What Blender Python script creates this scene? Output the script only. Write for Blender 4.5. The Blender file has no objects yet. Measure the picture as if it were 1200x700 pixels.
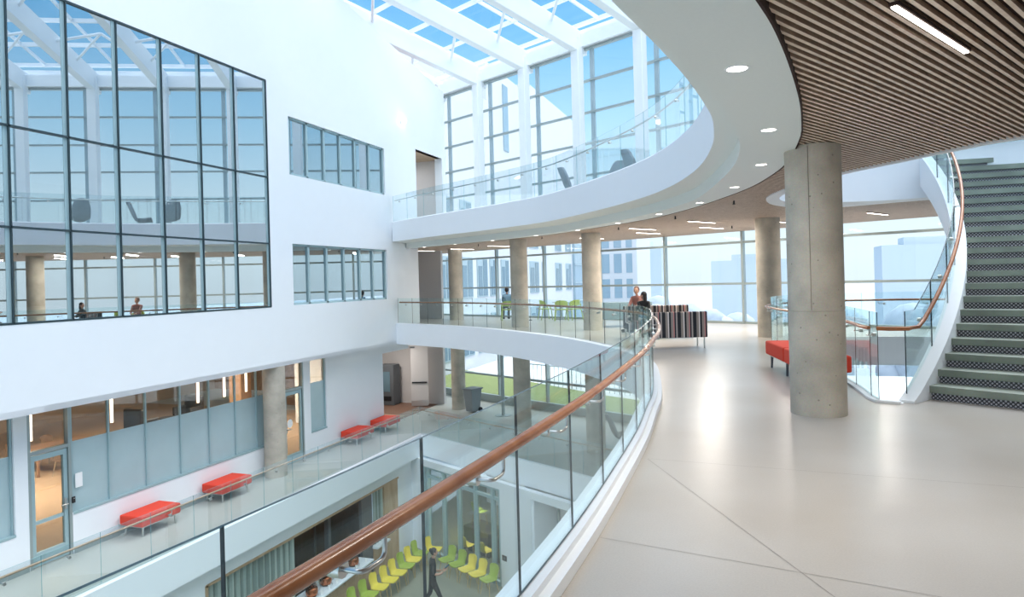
import bpy, bmesh, math, random
from mathutils import Vector, Matrix
from mathutils.geometry import tessellate_polygon
random.seed(7)
SC = bpy.context.scene
COL = SC.collection
PI = math.pi

# ------------------------------------------------------------------ materials
def nm(name):
    m = bpy.data.materials.new(name); m.use_nodes = True
    nt = m.node_tree
    return m, nt, nt.nodes, nt.links, nt.nodes['Principled BSDF']

def plain(name, col, rough=.5, metal=0., noise=0., scale=8., bump=0., spec=.5, emis=None, es=0.):
    m, nt, N, L, b = nm(name)
    b.inputs['Base Color'].default_value = (*col, 1)
    b.inputs['Roughness'].default_value = rough
    b.inputs['Metallic'].default_value = metal
    b.inputs['Specular IOR Level'].default_value = spec
    if emis:
        b.inputs['Emission Color'].default_value = (*emis, 1)
        b.inputs['Emission Strength'].default_value = es
    if noise or bump:
        tc = N.new('ShaderNodeTexCoord'); nz = N.new('ShaderNodeTexNoise')
        nz.inputs['Scale'].default_value = scale; nz.inputs['Detail'].default_value = 6
        L.new(tc.outputs['Object'], nz.inputs['Vector'])
        if noise:
            mx = N.new('ShaderNodeMix'); mx.data_type = 'RGBA'
            mx.inputs[6].default_value = (*[c*(1-noise) for c in col], 1)
            mx.inputs[7].default_value = (*[min(1, c*(1+noise)) for c in col], 1)
            L.new(nz.outputs['Fac'], mx.inputs[0]); L.new(mx.outputs[2], b.inputs['Base Color'])
        if bump:
            bp = N.new('ShaderNodeBump'); bp.inputs['Strength'].default_value = bump; bp.inputs['Distance'].default_value = .01
            L.new(nz.outputs['Fac'], bp.inputs['Height']); L.new(bp.outputs[0], b.inputs['Normal'])
    return m

def glass(name, tint, refl=.06, grazing=.5, rcol=(1, 1, 1), rough=0., power=4.):
    m, nt, N, L, b = nm(name)
    N.remove(b)
    out = N['Material Output']
    tr = N.new('ShaderNodeBsdfTransparent'); tr.inputs[0].default_value = (*tint, 1)
    gl = N.new('ShaderNodeBsdfGlossy'); gl.inputs[0].default_value = (*rcol, 1); gl.inputs['Roughness'].default_value = rough
    lw = N.new('ShaderNodeLayerWeight'); lw.inputs[0].default_value = .5
    pw = N.new('ShaderNodeMath'); pw.operation = 'POWER'; pw.inputs[1].default_value = power
    L.new(lw.outputs['Facing'], pw.inputs[0])
    ma = N.new('ShaderNodeMath'); ma.operation = 'MULTIPLY_ADD'; ma.inputs[1].default_value = grazing; ma.inputs[2].default_value = refl
    ma.use_clamp = True
    L.new(pw.outputs[0], ma.inputs[0])
    mix = N.new('ShaderNodeMixShader')
    L.new(ma.outputs[0], mix.inputs[0]); L.new(tr.outputs[0], mix.inputs[1]); L.new(gl.outputs[0], mix.inputs[2])
    L.new(mix.outputs[0], out.inputs[0])
    return m

def concrete_mat(name, col, rough=.7, holes=True):
    m, nt, N, L, b = nm(name)
    tc = N.new('ShaderNodeTexCoord')
    n1 = N.new('ShaderNodeTexNoise'); n1.inputs['Scale'].default_value = 2.2; n1.inputs['Detail'].default_value = 8
    n2 = N.new('ShaderNodeTexNoise'); n2.inputs['Scale'].default_value = 60; n2.inputs['Detail'].default_value = 3
    L.new(tc.outputs['Object'], n1.inputs['Vector']); L.new(tc.outputs['Object'], n2.inputs['Vector'])
    r = N.new('ShaderNodeValToRGB')
    r.color_ramp.elements[0].position = .3; r.color_ramp.elements[0].color = (*[c*.74 for c in col], 1)
    r.color_ramp.elements[1].position = .72; r.color_ramp.elements[1].color = (*[c*1.2 for c in col], 1)
    L.new(n1.outputs['Fac'], r.inputs[0])
    mx = N.new('ShaderNodeMix'); mx.data_type = 'RGBA'; mx.blend_type = 'MULTIPLY'; mx.inputs[0].default_value = .35
    L.new(r.outputs[0], mx.inputs[6]); L.new(n2.outputs['Color'], mx.inputs[7])
    last = mx.outputs[2]
    if holes:
        vo = N.new('ShaderNodeTexVoronoi'); vo.inputs['Scale'].default_value = 9
        L.new(tc.outputs['Object'], vo.inputs['Vector'])
        lt = N.new('ShaderNodeMath'); lt.operation = 'LESS_THAN'; lt.inputs[1].default_value = .09
        L.new(vo.outputs['Distance'], lt.inputs[0])
        m2 = N.new('ShaderNodeMix'); m2.data_type = 'RGBA'
        L.new(lt.outputs[0], m2.inputs[0]); L.new(last, m2.inputs[6]); m2.inputs[7].default_value = (*[c*.45 for c in col], 1)
        last = m2.outputs[2]
    L.new(last, b.inputs['Base Color']); b.inputs['Roughness'].default_value = rough
    bp = N.new('ShaderNodeBump'); bp.inputs['Strength'].default_value = .15
    L.new(n2.outputs['Fac'], bp.inputs['Height']); L.new(bp.outputs[0], b.inputs['Normal'])
    return m

def floor_mat(name, c0, c1, rough):
    m, nt, N, L, b = nm(name)
    tc = N.new('ShaderNodeTexCoord')
    n1 = N.new('ShaderNodeTexNoise'); n1.inputs['Scale'].default_value = .45; n1.inputs['Detail'].default_value = 5
    n2 = N.new('ShaderNodeTexNoise'); n2.inputs['Scale'].default_value = 90; n2.inputs['Detail'].default_value = 2
    L.new(tc.outputs['Object'], n1.inputs['Vector']); L.new(tc.outputs['Object'], n2.inputs['Vector'])
    r = N.new('ShaderNodeValToRGB')
    r.color_ramp.elements[0].position = .35; r.color_ramp.elements[0].color = (*c0, 1)
    r.color_ramp.elements[1].position = .65; r.color_ramp.elements[1].color = (*c1, 1)
    L.new(n1.outputs['Fac'], r.inputs[0])
    mx = N.new('ShaderNodeMix'); mx.data_type = 'RGBA'; mx.blend_type = 'MULTIPLY'; mx.inputs[0].default_value = .22
    L.new(r.outputs[0], mx.inputs[6]); L.new(n2.outputs['Fac'], mx.inputs[7])
    L.new(mx.outputs[2], b.inputs['Base Color'])
    b.inputs['Roughness'].default_value = rough
    b.inputs['Specular IOR Level'].default_value = .55
    return m

def wood_mat(name, c0, c1, rough=.4, sc=(2, 2, 30)):
    m, nt, N, L, b = nm(name)
    tc = N.new('ShaderNodeTexCoord'); mp = N.new('ShaderNodeMapping'); mp.inputs['Scale'].default_value = sc
    nz = N.new('ShaderNodeTexNoise'); nz.inputs['Scale'].default_value = 1.5; nz.inputs['Detail'].default_value = 7; nz.inputs['Distortion'].default_value = .6
    L.new(tc.outputs['Object'], mp.inputs[0]); L.new(mp.outputs[0], nz.inputs['Vector'])
    r = N.new('ShaderNodeValToRGB')
    r.color_ramp.elements[0].position = .3; r.color_ramp.elements[0].color = (*c0, 1)
    r.color_ramp.elements[1].position = .7; r.color_ramp.elements[1].color = (*c1, 1)
    L.new(nz.outputs['Fac'], r.inputs[0]); L.new(r.outputs[0], b.inputs['Base Color'])
    b.inputs['Roughness'].default_value = rough
    return m

def stripe_mat(name, cols, width, axis='X', rough=.85):
    m, nt, N, L, b = nm(name)
    tc = N.new('ShaderNodeTexCoord'); sp = N.new('ShaderNodeSeparateXYZ')
    L.new(tc.outputs['Object'], sp.inputs[0])
    mu = N.new('ShaderNodeMath'); mu.operation = 'MULTIPLY'; mu.inputs[1].default_value = 1/width
    L.new(sp.outputs[axis], mu.inputs[0])
    fr = N.new('ShaderNodeMath'); fr.operation = 'FRACT'; L.new(mu.outputs[0], fr.inputs[0])
    r = N.new('ShaderNodeValToRGB'); r.color_ramp.interpolation = 'CONSTANT'
    els = r.color_ramp.elements
    while len(els) < len(cols): els.new(.5)
    for i, (p, c) in enumerate(cols): els[i].position = p; els[i].color = (*c, 1)
    L.new(fr.outputs[0], r.inputs[0]); L.new(r.outputs[0], b.inputs['Base Color'])
    b.inputs['Roughness'].default_value = rough
    return m

def perf_mat(name):
    m, nt, N, L, b = nm(name)
    tc = N.new('ShaderNodeTexCoord'); mp = N.new('ShaderNodeMapping'); mp.inputs['Scale'].default_value = (30, 30, 30); mp.inputs['Rotation'].default_value = (0, 0, PI/4)
    L.new(tc.outputs['UV'], mp.inputs[0])
    vo = N.new('ShaderNodeTexVoronoi'); vo.voronoi_dimensions = '2D'; vo.inputs['Scale'].default_value = 1.
    vo.inputs['Randomness'].default_value = .0
    L.new(mp.outputs[0], vo.inputs['Vector'])
    lt = N.new('ShaderNodeMath'); lt.operation = 'LESS_THAN'; lt.inputs[1].default_value = .33
    L.new(vo.outputs['Distance'], lt.inputs[0])
    mx = N.new('ShaderNodeMix'); mx.data_type = 'RGBA'
    mx.inputs[6].default_value = (.035, .036, .045, 1); mx.inputs[7].default_value = (.52, .52, .58, 1)
    L.new(lt.outputs[0], mx.inputs[0]); L.new(mx.outputs[2], b.inputs['Base Color'])
    b.inputs['Roughness'].default_value = .5
    return m

M = {}
M['white'] = plain('white_paint', (.86, .89, .92), .6, noise=.015, scale=3, bump=.02)
M['white2'] = plain('white_paint_cool', (.82, .87, .91), .6, noise=.02, scale=2)
M['soffit'] = plain('soffit_paint', (.82, .87, .85), .7, noise=.03, scale=40)
M['beamwhite'] = plain('beam_white_steel', (.90, .93, .95), .45, noise=.01, scale=4)
M['conc'] = concrete_mat('raw_concrete', (.60, .545, .455))
M['floor'] = floor_mat('polished_concrete_floor', (.52, .475, .42), (.60, .57, .53), .29)
M['floor1'] = floor_mat('grey_floor', (.50, .52, .47), (.56, .57, .52), .42)
M['floor0'] = floor_mat('speckled_green_grey_floor', (.27, .29, .23), (.34, .35, .28), .5)
M['seam'] = plain('column_seam', (.24, .21, .17), .9, noise=.1)
M['joint'] = plain('floor_joint', (.30, .27, .24), .8, noise=.1)
M['wood'] = wood_mat('handrail_wood', (.30, .10, .035), (.46, .18, .07), .25, (3, 3, 3))
M['woodpale'] = wood_mat('pale_wood', (.42, .29, .18), (.55, .40, .27), .45, (4, 4, 1))
M['wooddark'] = wood_mat('dark_wood', (.03, .024, .02), (.06, .048, .04), .4, (3, 3, 1))
M['woodwall'] = wood_mat('brown_wood_wall', (.28, .16, .09), (.42, .26, .16), .5, (3, 3, 1))
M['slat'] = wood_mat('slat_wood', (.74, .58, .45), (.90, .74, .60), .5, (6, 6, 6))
M['slatshade'] = wood_mat('slat_side_shaded', (.40, .27, .185), (.54, .40, .29), .6, (6, 6, 6))  # darker copy of the slat wood; shade on the sides put into colour
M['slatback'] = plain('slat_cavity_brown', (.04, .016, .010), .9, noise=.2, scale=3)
M['steel'] = plain('brushed_steel', (.62, .62, .60), .28, 1., noise=.05, scale=60)
M['alu'] = plain('grey_aluminium_frame', (.36, .42, .42), .4, .5, noise=.03)
M['teal'] = plain('teal_grey_frame', (.36, .50, .53), .4, .2, noise=.03)
M['darkframe'] = plain('dark_mullion', (.035, .06, .07), .4, .3, noise=.05)
M['gedge'] = plain('glass_edge_dark', (.008, .02, .025), .5, noise=.05)
M['gedgem'] = plain('glass_edge_mid', (.012, .055, .065), .25, noise=.05)
M['gedget'] = plain('glass_edge_teal', (.16, .44, .48), .15, noise=.05)
M['rail_glass'] = glass('balustrade_glass', (.90, .955, .955), .025, .5, (.9, 1, 1))
M['pale_glass'] = glass('balustrade_glass_upper', (.93, .965, .975), .10, .45, (.95, 1, 1))
M['window'] = glass('window_glass', (.97, .985, .99), .02, .25)
M['sky_glass'] = glass('skylight_glass', (.93, .97, 1.), .02, .15)
M['coated'] = glass('coated_curtain_glass', (.50, .50, .50), .60, .38, (.90, .97, 1.), power=2.)
M['coated2'] = glass('office_window_glass', (.55, .66, .68), .42, .4, (.85, .95, 1), power=2.)
M['frost'] = plain('frosted_glass', (.42, .55, .58), .22, noise=.12, scale=1.2, spec=.8)
M['clear1'] = glass('class_window_glass', (.80, .82, .80), .05, .3)
M['red'] = plain('red_upholstery', (.66, .045, .018), .75, noise=.08, scale=120, bump=.1)
M['green'] = plain('lime_green_plastic', (.42, .55, .10), .4, noise=.03)
M['green2'] = plain('leaf_green_plastic', (.36, .47, .07), .4, noise=.03)
M['yellow'] = plain('yellow_plastic', (.80, .66, .09), .4, noise=.03)
M['chairwood'] = wood_mat('chair_leg_wood', (.42, .30, .14), (.58, .44, .22), .5, (5, 5, 1))
M['stripe'] = stripe_mat('striped_upholstery', [(0, (.02, .02, .025)), (.22, (.30, .25, .22)), (.38, (.80, .72, .68)), (.45, (.02, .02, .025)), (.58, (.33, .27, .24)), (.74, (.62, .26, .24)), (.80, (.03, .03, .04)), (.90, (.42, .36, .33))], .34)
M['greyfab'] = plain('grey_upholstery', (.30, .33, .36), .85, noise=.08, scale=90)
M['tealfab'] = plain('blue_grey_upholstery', (.22, .32, .37), .85, noise=.08, scale=90)
M['black'] = plain('black_matte', (.012, .012, .014), .5, noise=.1)
M['blackcloth'] = plain('black_tablecloth', (.02, .03, .028), .8, noise=.2, scale=4)
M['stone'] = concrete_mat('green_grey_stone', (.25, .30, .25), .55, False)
M['stonelit'] = concrete_mat('green_grey_stone_lit', (.46, .52, .45), .4, False)  # lighter copy of the tread stone; light on the tops put into colour
M['perf'] = perf_mat('perforated_riser')
M['lamp'] = plain('lamp_diffuser', (1, 1, 1), .5, noise=.01, emis=(1, .93, .84), es=6)
M['lampw'] = plain('warm_lamp', (1, .9, .8), .5, noise=.01, emis=(1, .80, .66), es=3.2)
M['corr'] = stripe_mat('grey_green_fold_shading', [(0, (.20, .26, .24)), (.3, (.30, .37, .34)), (.6, (.40, .47, .43)), (.85, (.16, .21, .20))], .22, 'Y', .7)  # light and dark sides of the folds put into the stripe tones
M['grey'] = plain('grey_panel', (.50, .50, .51), .6, noise=.03, scale=5)
M['greydark'] = plain('dark_grey', (.12, .13, .14), .6, noise=.06)
M['greypink'] = plain('beige_grey_door_paint', (.66, .62, .60), .5, noise=.02)
M['bin'] = plain('grey_plastic', (.24, .27, .28), .5, noise=.05)
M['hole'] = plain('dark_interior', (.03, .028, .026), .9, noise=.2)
M['roomwarm'] = plain('warm_interior', (.50, .39, .30), .8, noise=.08)
M['roomred'] = plain('brick_red_interior', (.30, .09, .055), .8, noise=.08)
M['screen'] = plain('blue_grey_screen', (.10, .20, .30), .25, noise=.05)
M['facade'] = plain('white_brick_facade', (.66, .67, .68), .8, noise=.03, scale=14)
M['extwin'] = plain('exterior_window_glass', (.16, .25, .30), .1, noise=.15, scale=.4, spec=.8)
M['extwin2'] = plain('exterior_window_frame', (.36, .46, .50), .5, noise=.04)
M['bluewin'] = plain('blue_curtain_glass', (.30, .41, .48), .1, noise=.1, scale=.4, spec=.8)
M['haze1'] = plain('hazy_building', (.50, .57, .62), .9, noise=.02)  # haze is put into the pale colour of far buildings, trees and ground
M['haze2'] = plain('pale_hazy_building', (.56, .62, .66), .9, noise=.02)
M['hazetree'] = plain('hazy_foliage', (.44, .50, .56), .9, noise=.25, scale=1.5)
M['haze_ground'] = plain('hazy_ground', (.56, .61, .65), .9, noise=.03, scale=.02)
M['lawn'] = plain('lawn_grass', (.20, .25, .085), .9, noise=.35, scale=6, bump=.3)
M['paving'] = plain('pale_paving', (.66, .68, .66), .8, noise=.04)
M['skin'] = plain('skin', (.55, .32, .23), .5, noise=.05)
M['hair'] = plain('dark_hair', (.015, .012, .012), .5, noise=.2, scale=40)
M['hairb'] = plain('brown_hair', (.10, .05, .035), .5, noise=.2, scale=40)
M['rust'] = plain('rust_brown_cloth', (.30, .13, .11), .85, noise=.1, scale=30)
M['blackcl'] = plain('black_clothing', (.012, .013, .016), .8, noise=.15, scale=30)
M['bluecl'] = plain('blue_clothing', (.10, .20, .30), .8, noise=.1, scale=30)
M['paper'] = plain('white_paper', (.9, .9, .9), .7, noise=.02)
M['copper'] = plain('copper_metal', (.50, .16, .07), .25, 1., noise=.06)
M['cup'] = plain('white_ceramic', (.85, .85, .83), .3, noise=.02)
M['exit'] = plain('green_sign', (.05, .6, .15), .5, noise=.02, emis=(.05, .9, .2), es=1.2)

# ------------------------------------------------------------------ mesh builder
class MB:
    def __init__(s): s.v = []; s.f = []; s.m = []; s.uv = {}
    def add(s, vs, fs, mi=0):
        o = len(s.v); s.v += [tuple(v) for v in vs]
        for f in fs: s.f.append(tuple(o+i for i in f)); s.m.append(mi)
        return o
    def box(s, c, d, rz=0., mi=0, tilt=None):
        x, y, z = d[0]/2, d[1]/2, d[2]/2
        vs = [(-x,-y,-z),(x,-y,-z),(x,y,-z),(-x,y,-z),(-x,-y,z),(x,-y,z),(x,y,z),(-x,y,z)]
        mat = Matrix.Rotation(rz, 3, 'Z')
        if tilt: mat = mat @ tilt
        vs = [Vector(c) + mat @ Vector(v) for v in vs]
        s.add(vs, [(0,3,2,1),(4,5,6,7),(0,1,5,4),(1,2,6,5),(2,3,7,6),(3,0,4,7)], mi)
    def b2(s, lo, hi, mi=0):
        s.box([(a+b)/2 for a, b in zip(lo, hi)], [abs(b-a) for a, b in zip(lo, hi)], 0, mi)
    def beam(s, a, b, w, h, mi=0):           # box bar from a to b, width w (horizontal), height h
        a, b = Vector(a), Vector(b); d = (b-a).normalized()
        up = Vector((0,0,1)) if abs(d.z) < .98 else Vector((1,0,0))
        r = d.cross(up).normalized(); u = r.cross(d).normalized()
        vs = []
        for p in (a, b):
            for i, j in ((-1,-1),(1,-1),(1,1),(-1,1)): vs.append(p + r*(i*w/2) + u*(j*h/2))
        s.add(vs, [(0,3,2,1),(4,5,6,7),(0,1,5,4),(1,2,6,5),(2,3,7,6),(3,0,4,7)], mi)
    def tube(s, pts, r, n=10, mi=0, cap=True):
        pts = [Vector(p) for p in pts]; k = len(pts)
        rs = r if isinstance(r, (list, tuple)) else [r]*k
        rings = []; prev = None
        for i, p in enumerate(pts):
            t = (pts[min(i+1, k-1)] - pts[max(i-1, 0)]).normalized()
            if prev is None:
                ref = Vector((0,0,1)) if abs(t.z) < .9 else Vector((1,0,0))
                u = t.cross(ref).normalized()
            else:
                u = (prev - t*prev.dot(t)).normalized()
            prev = u; w = t.cross(u)
            rings.append([p + (u*math.cos(2*PI*j/n) + w*math.sin(2*PI*j/n))*rs[i] for j in range(n)])
        vs = [v for ring in rings for v in ring]; fs = []
        for i in range(k-1):
            for j in range(n):
                a, b = i*n+j, i*n+(j+1) % n
                fs.append((a, b, b+n, a+n))
        if cap: fs += [tuple(range(n))[::-1], tuple((k-1)*n+j for j in range(n))]
        s.add(vs, fs, mi)
    def lathe(s, c, prof, n=24, mi=0, loop=False):       # prof: (radius, z)
        vs = []; fs = []
        for r, z in prof:
            for j in range(n): vs.append((c[0]+r*math.cos(2*PI*j/n), c[1]+r*math.sin(2*PI*j/n), c[2]+z))
        k = len(prof)
        for i in range(k-1):
            for j in range(n):
                a, b = i*n+j, i*n+(j+1) % n
                fs.append((a, b, b+n, a+n))
        if loop:
            for j in range(n): fs.append(((k-1)*n+j, (k-1)*n+(j+1) % n, (j+1) % n, j))
        else: fs += [tuple(range(n))[::-1], tuple((k-1)*n+j for j in range(n))]
        s.add(vs, fs, mi)
    def prism(s, loops, z0, z1, mi=0, mtop=None, mside=None):   # first loop outer, the rest holes
        tri = tessellate_polygon([[Vector((p[0], p[1], 0)) for p in l] for l in loops])
        flat = [p for l in loops for p in l]; n = len(flat)
        fs_t = []; fs_b = []
        for t in tri:
            a, b, c = [flat[i] for i in t]
            ar = (b[0]-a[0])*(c[1]-a[1]) - (b[1]-a[1])*(c[0]-a[0])
            t2 = tuple(t) if ar > 0 else tuple(t)[::-1]
            fs_t.append(tuple(i+n for i in t2)); fs_b.append(t2[::-1])
        o = s.add([(p[0], p[1], z0) for p in flat] + [(p[0], p[1], z1) for p in flat], fs_b, mi)
        for f in fs_t: s.f.append(tuple(o+i for i in f)); s.m.append(mi if mtop is None else mtop)
        st = 0
        for li, l in enumerate(loops):
            k = len(l)
            ar = sum(l[i][0]*l[(i+1)%k][1]-l[(i+1)%k][0]*l[i][1] for i in range(k))
            for i in range(k):
                a, b = st+i, st+(i+1) % k
                f = (a, b, b+n, a+n) if (ar > 0) == (li == 0) else (b, a, a+n, b+n)
                s.f.append(tuple(o+q for q in f)); s.m.append(mi if mside is None else mside)
            st += k
    def sweep(s, pts, nrm, sec, mi=0, closed_sec=True, z=0.):   # section (offset, z) swept along plan curve
        k = len(sec); vs = []; fs = []
        for i, (p, q) in enumerate(zip(pts, nrm)):
            zz = z[i] if isinstance(z, (list, tuple)) else z
            for o, h in sec: vs.append((p[0]+q[0]*o, p[1]+q[1]*o, zz+h))
        kk = k if closed_sec else k-1
        for i in range(len(pts)-1):
            for j in range(kk):
                a, b = i*k+j, i*k+(j+1) % k
                fs.append((a, b, b+k, a+k))
        if closed_sec: fs += [tuple(range(k))[::-1], tuple((len(pts)-1)*k+j for j in range(k))]
        s.add(vs, fs, mi)
    def ball(s, c, r, n=12, m=8, mi=0):
        r = r if isinstance(r, (list, tuple)) else (r, r, r)
        vs = [(c[0], c[1], c[2]-r[2])]; fs = []
        for i in range(1, m):
            a = -PI/2 + PI*i/m
            for j in range(n): vs.append((c[0]+r[0]*math.cos(a)*math.cos(2*PI*j/n), c[1]+r[1]*math.cos(a)*math.sin(2*PI*j/n), c[2]+r[2]*math.sin(a)))
        vs.append((c[0], c[1], c[2]+r[2])); t = len(vs)-1
        for j in range(n):
            fs.append((0, 1+(j+1) % n, 1+j)); fs.append((t, 1+(m-2)*n+j, 1+(m-2)*n+(j+1) % n))
        for i in range(m-2):
            for j in range(n):
                a, b = 1+i*n+j, 1+i*n+(j+1) % n
                fs.append((a, b, b+n, a+n))
        s.add(vs, fs, mi)
    def build(s, name, mats, parent=None, smooth=False, loc=None, fixn=True, bevel=0., bseg=3, subsurf=0):
        if not isinstance(mats, (list, tuple)): mats = [mats]
        me = bpy.data.meshes.new(name); me.from_pydata(s.v, [], s.f)
        for mt in mats: me.materials.append(mt)
        if len(mats) > 1: me.polygons.foreach_set('material_index', s.m)
        if smooth: me.polygons.foreach_set('use_smooth', [True]*len(me.polygons))
        if fixn or bevel:
            bm = bmesh.new(); bm.from_mesh(me)
            if fixn: bmesh.ops.recalc_face_normals(bm, faces=bm.faces)
            if bevel:
                bmesh.ops.bevel(bm, geom=[e for e in bm.edges if e.calc_face_angle(0) > .5], offset=bevel, segments=bseg, affect='EDGES', profile=.6, clamp_overlap=True)
            bm.to_mesh(me); bm.free()
        me.update()
        o = bpy.data.objects.new(name, me); COL.objects.link(o)
        if parent is not None: o.parent = parent
        if loc is not None: o.location = loc
        if subsurf:
            md = o.modifiers.new('s', 'SUBSURF'); md.levels = subsurf; md.render_levels = subsurf
        if smooth and not subsurf:
            try: me.set_sharp_from_angle(angle=math.radians(38))
            except Exception: pass
        return o

def thing(name, label, cat, loc=(0, 0, 0), rz=0., group=None):
    o = bpy.data.objects.new(name, None); COL.objects.link(o)
    o.empty_display_size = .1
    o.location = loc; o.rotation_euler = (0, 0, rz)
    return tag(o, label, cat, group)
def tag(o, label, cat, group=None):
    o['label'] = label; o['category'] = cat
    if group: o['group'] = group
    if o.name.split('.')[0] in ('concrete_column',): o['kind'] = 'thing'
    return o
def struct(o): o['kind'] = 'structure'; return o
def dup(root, loc, rz=0., label=None, group=None):
    r = root.copy(); COL.objects.link(r); r.location = loc; r.rotation_euler = (0, 0, rz)
    if label: r['label'] = label
    if group: r['group'] = group
    for ch in list(root.children):
        c = ch.copy(); COL.objects.link(c); c.parent = r
        for g in list(ch.children):
            d = g.copy(); COL.objects.link(d); d.parent = c
    return r
def swap(root, old, new):                      # colour a copy: give it its own meshes with another material
    for c in root.children:
        ms = [m for m in c.data.materials]
        if old in ms:
            c.data = c.data.copy()
            for i, m in enumerate(ms):
                if m == old: c.data.materials[i] = new

# ------------------------------------------------------------------ plan curves
def spline(P, step=.15):
    P = [Vector((p[0], p[1])) for p in P]
    Q = [P[0]*2-P[1]] + P + [P[-1]*2-P[-2]]
    out = []
    for i in range(1, len(Q)-2):
        p0, p1, p2, p3 = Q[i-1:i+3]
        for k in range(24):
            t = k/24
            out.append(.5*((2*p1) + (p2-p0)*t + (2*p0-5*p1+4*p2-p3)*t*t + (3*p1-p0-3*p2+p3)*t**3))
    out.append(P[-1])
    return resample(out, step)
def resample(pts, step):
    pts = [Vector((p[0], p[1])) for p in pts]
    ds = [0]
    for a, b in zip(pts, pts[1:]): ds.append(ds[-1]+(b-a).length)
    n = max(1, round(ds[-1]/step)); res = []; j = 0
    for i in range(n+1):
        d = ds[-1]*i/n
        while j < len(ds)-2 and ds[j+1] < d: j += 1
        t = (d-ds[j])/max(1e-9, ds[j+1]-ds[j]); res.append(pts[j].lerp(pts[j+1], min(1, t)))
    return [(p.x, p.y) for p in res]
def normals(pts):                              # right-hand normal of the direction of travel
    out = []; k = len(pts)
    for i in range(k):
        a, b = pts[max(0, i-1)], pts[min(k-1, i+1)]
        dx, dy = b[0]-a[0], b[1]-a[1]; l = math.hypot(dx, dy) or 1
        out.append((dy/l, -dx/l))
    return out
def off(pts, d):
    return [(p[0]+n[0]*d, p[1]+n[1]*d) for p, n in zip(pts, normals(pts))]

GDIR = Vector((.898, -.440)); GN = Vector((.440, .898))       # along / outward of the north glazing
GQ = Vector((-1.70, 24.38))
def gz(x): return GQ.y + (x-GQ.x)*(GDIR.y/GDIR.x)              # y of the glazing plane at x
def gp(x, o=0.):                                               # point on the glazing line, o metres outward
    p = Vector((x, gz(x))) + GN*o
    return (p.x, p.y)
GA = math.atan2(GDIR.y, GDIR.x)

C2 = spline([(-2.4,-6),(-1.7,-3),(-1.32,-1),(-1.17,1),(-1.1,2.5),(-1.06,4),(-1.08,5.5),(-1.12,6.7),(-1.2,7.8),(-1.28,8.9),(-1.5,10.5),(-1.83,12.3),(-2.35,13.8),(-3.2,15.2),(-4.78,17.3),(-7.12,19.6),(-9.81,21.6),(-12.88,23.1)])
F1 = spline([(-2,-6),(-1.45,-2),(-1.1,1.2),(-.85,3),(-.74,3.9),(-.66,4.4),(-.57,5),(-.48,5.7),(-.41,6.5),(-.37,7.2),(-.39,7.9),(-.44,8.6),(-.61,9.75),(-.89,10.95),(-1.4,12.4),(-2.14,13.85),(-3.43,15.7),(-5.2,17.8),(-6.54,18.85),(-8.49,20.1),(-10.65,21.35),(-12.88,22.8)])
F2 = spline([(-1.6,-6),(-1.15,-2),(-.85,1.2),(-.63,3.4),(-.57,3.8),(-.46,4.4),(-.34,5.15),(-.22,5.95),(-.14,7.05),(-.12,7.86),(-.2,9),(-.43,10.4),(-.86,12.38),(-1.29,13.57),(-2.18,15.2),(-3.7,17.3),(-5.6,19.5),(-8.3,21.4),(-10.6,22.75),(-12.88,23.9)])
WC = spline([(-1.1,-6),(-.7,-2),(-.3,1.6),(-.05,3.3),(.04,3.71),(.13,4.15),(.24,4.88),(.36,5.88),(.43,6.74),(.47,7.69),(.41,9.24),(.24,10.4),(-.09,11.75),(-.78,13.55),(-1.41,14.9),(-2.4,16.56),(-3.97,18.3),(-6.0,20.3),(-8.5,21.9),(-10.7,23.1),(-12.88,24.25)])
# opening of the stair in the floor and in the ceiling above it
YW, FWD = Vector((.942, .3355)), Vector((-.3355, .942))
def cam(lat, dep): p = YW*lat + FWD*dep; return (p.x, p.y)
SR, SPH0, SPH1 = 7.75, math.radians(55), math.radians(13)
def stair_o(s, o=0.):                          # outer stringer line of the stair, o metres to its right
    ph = SPH0 - s/SR
    lat = 4.72 + SR*(math.cos(ph)-math.cos(SPH0)); dep = 8.35 + SR*(math.sin(SPH0)-math.sin(ph))
    lat += math.cos(ph)*o; dep -= math.sin(ph)*o
    return cam(lat, dep)
SLEN = SR*(SPH0-SPH1)
O2 = spline([(1.62,9.30),(1.42,9.34),(1.36,9.55),(1.33,10.1),(1.25,11),(1.05,12.4),(.62,13.9),(.34,15.3),(.32,16.1),(.52,16.9),(1.1,17.7),(2.05,18.35),(3.8,18.4),(4.6,17.4)], .25)
O2hole = O2 + [stair_o(s) for s in (5.4, 4.6, 3.8, 3.0, 2.2, 1.4, .6)]
O3a = spline([(4.4,8.55),(2.83,9.05),(2.38,9.45),(1.87,10.12),(1.23,11.0),(.75,12.2),(.5,13.3),(.5,14.1),(.8,14.8),(1.67,15.2),(2.6,15.4),(4.0,15.1),(5.2,14.5)], .25)
O3hole = O3a + [(7, 13.2), (7.6, 11), (6.8, 8.8), (5.6, 8.3)]

# ------------------------------------------------------------------ floors and ceilings
XR = 12.5; YB = -6.0
outer2 = off(C2, .02) + [(-12.88, 25.0), (-16, 25.0), (-16, gz(-16)), (XR, gz(XR)), (XR, YB)]
mb = MB(); mb.prism([outer2, O2hole], -.62, 0, 0, 0, 1)
for a, b in (((-.93,6.05),(.9,2.62)),((-.94,4.14),(2.4,3.55)),((-.93,6.06),(3.2,5.83))):
    a, b = Vector(a), Vector(b); r = (b-a).normalized(); q = Vector((-r.y, r.x))*.0018
    mb.add([(*(a-q), .002), (*(b-q), .002), (*(b+q), .002), (*(a+q), .002)], [(0,1,2,3)], 2)
struct(mb.build('floor', [M['floor'], M['white'], M['joint']], fixn=False))

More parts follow.
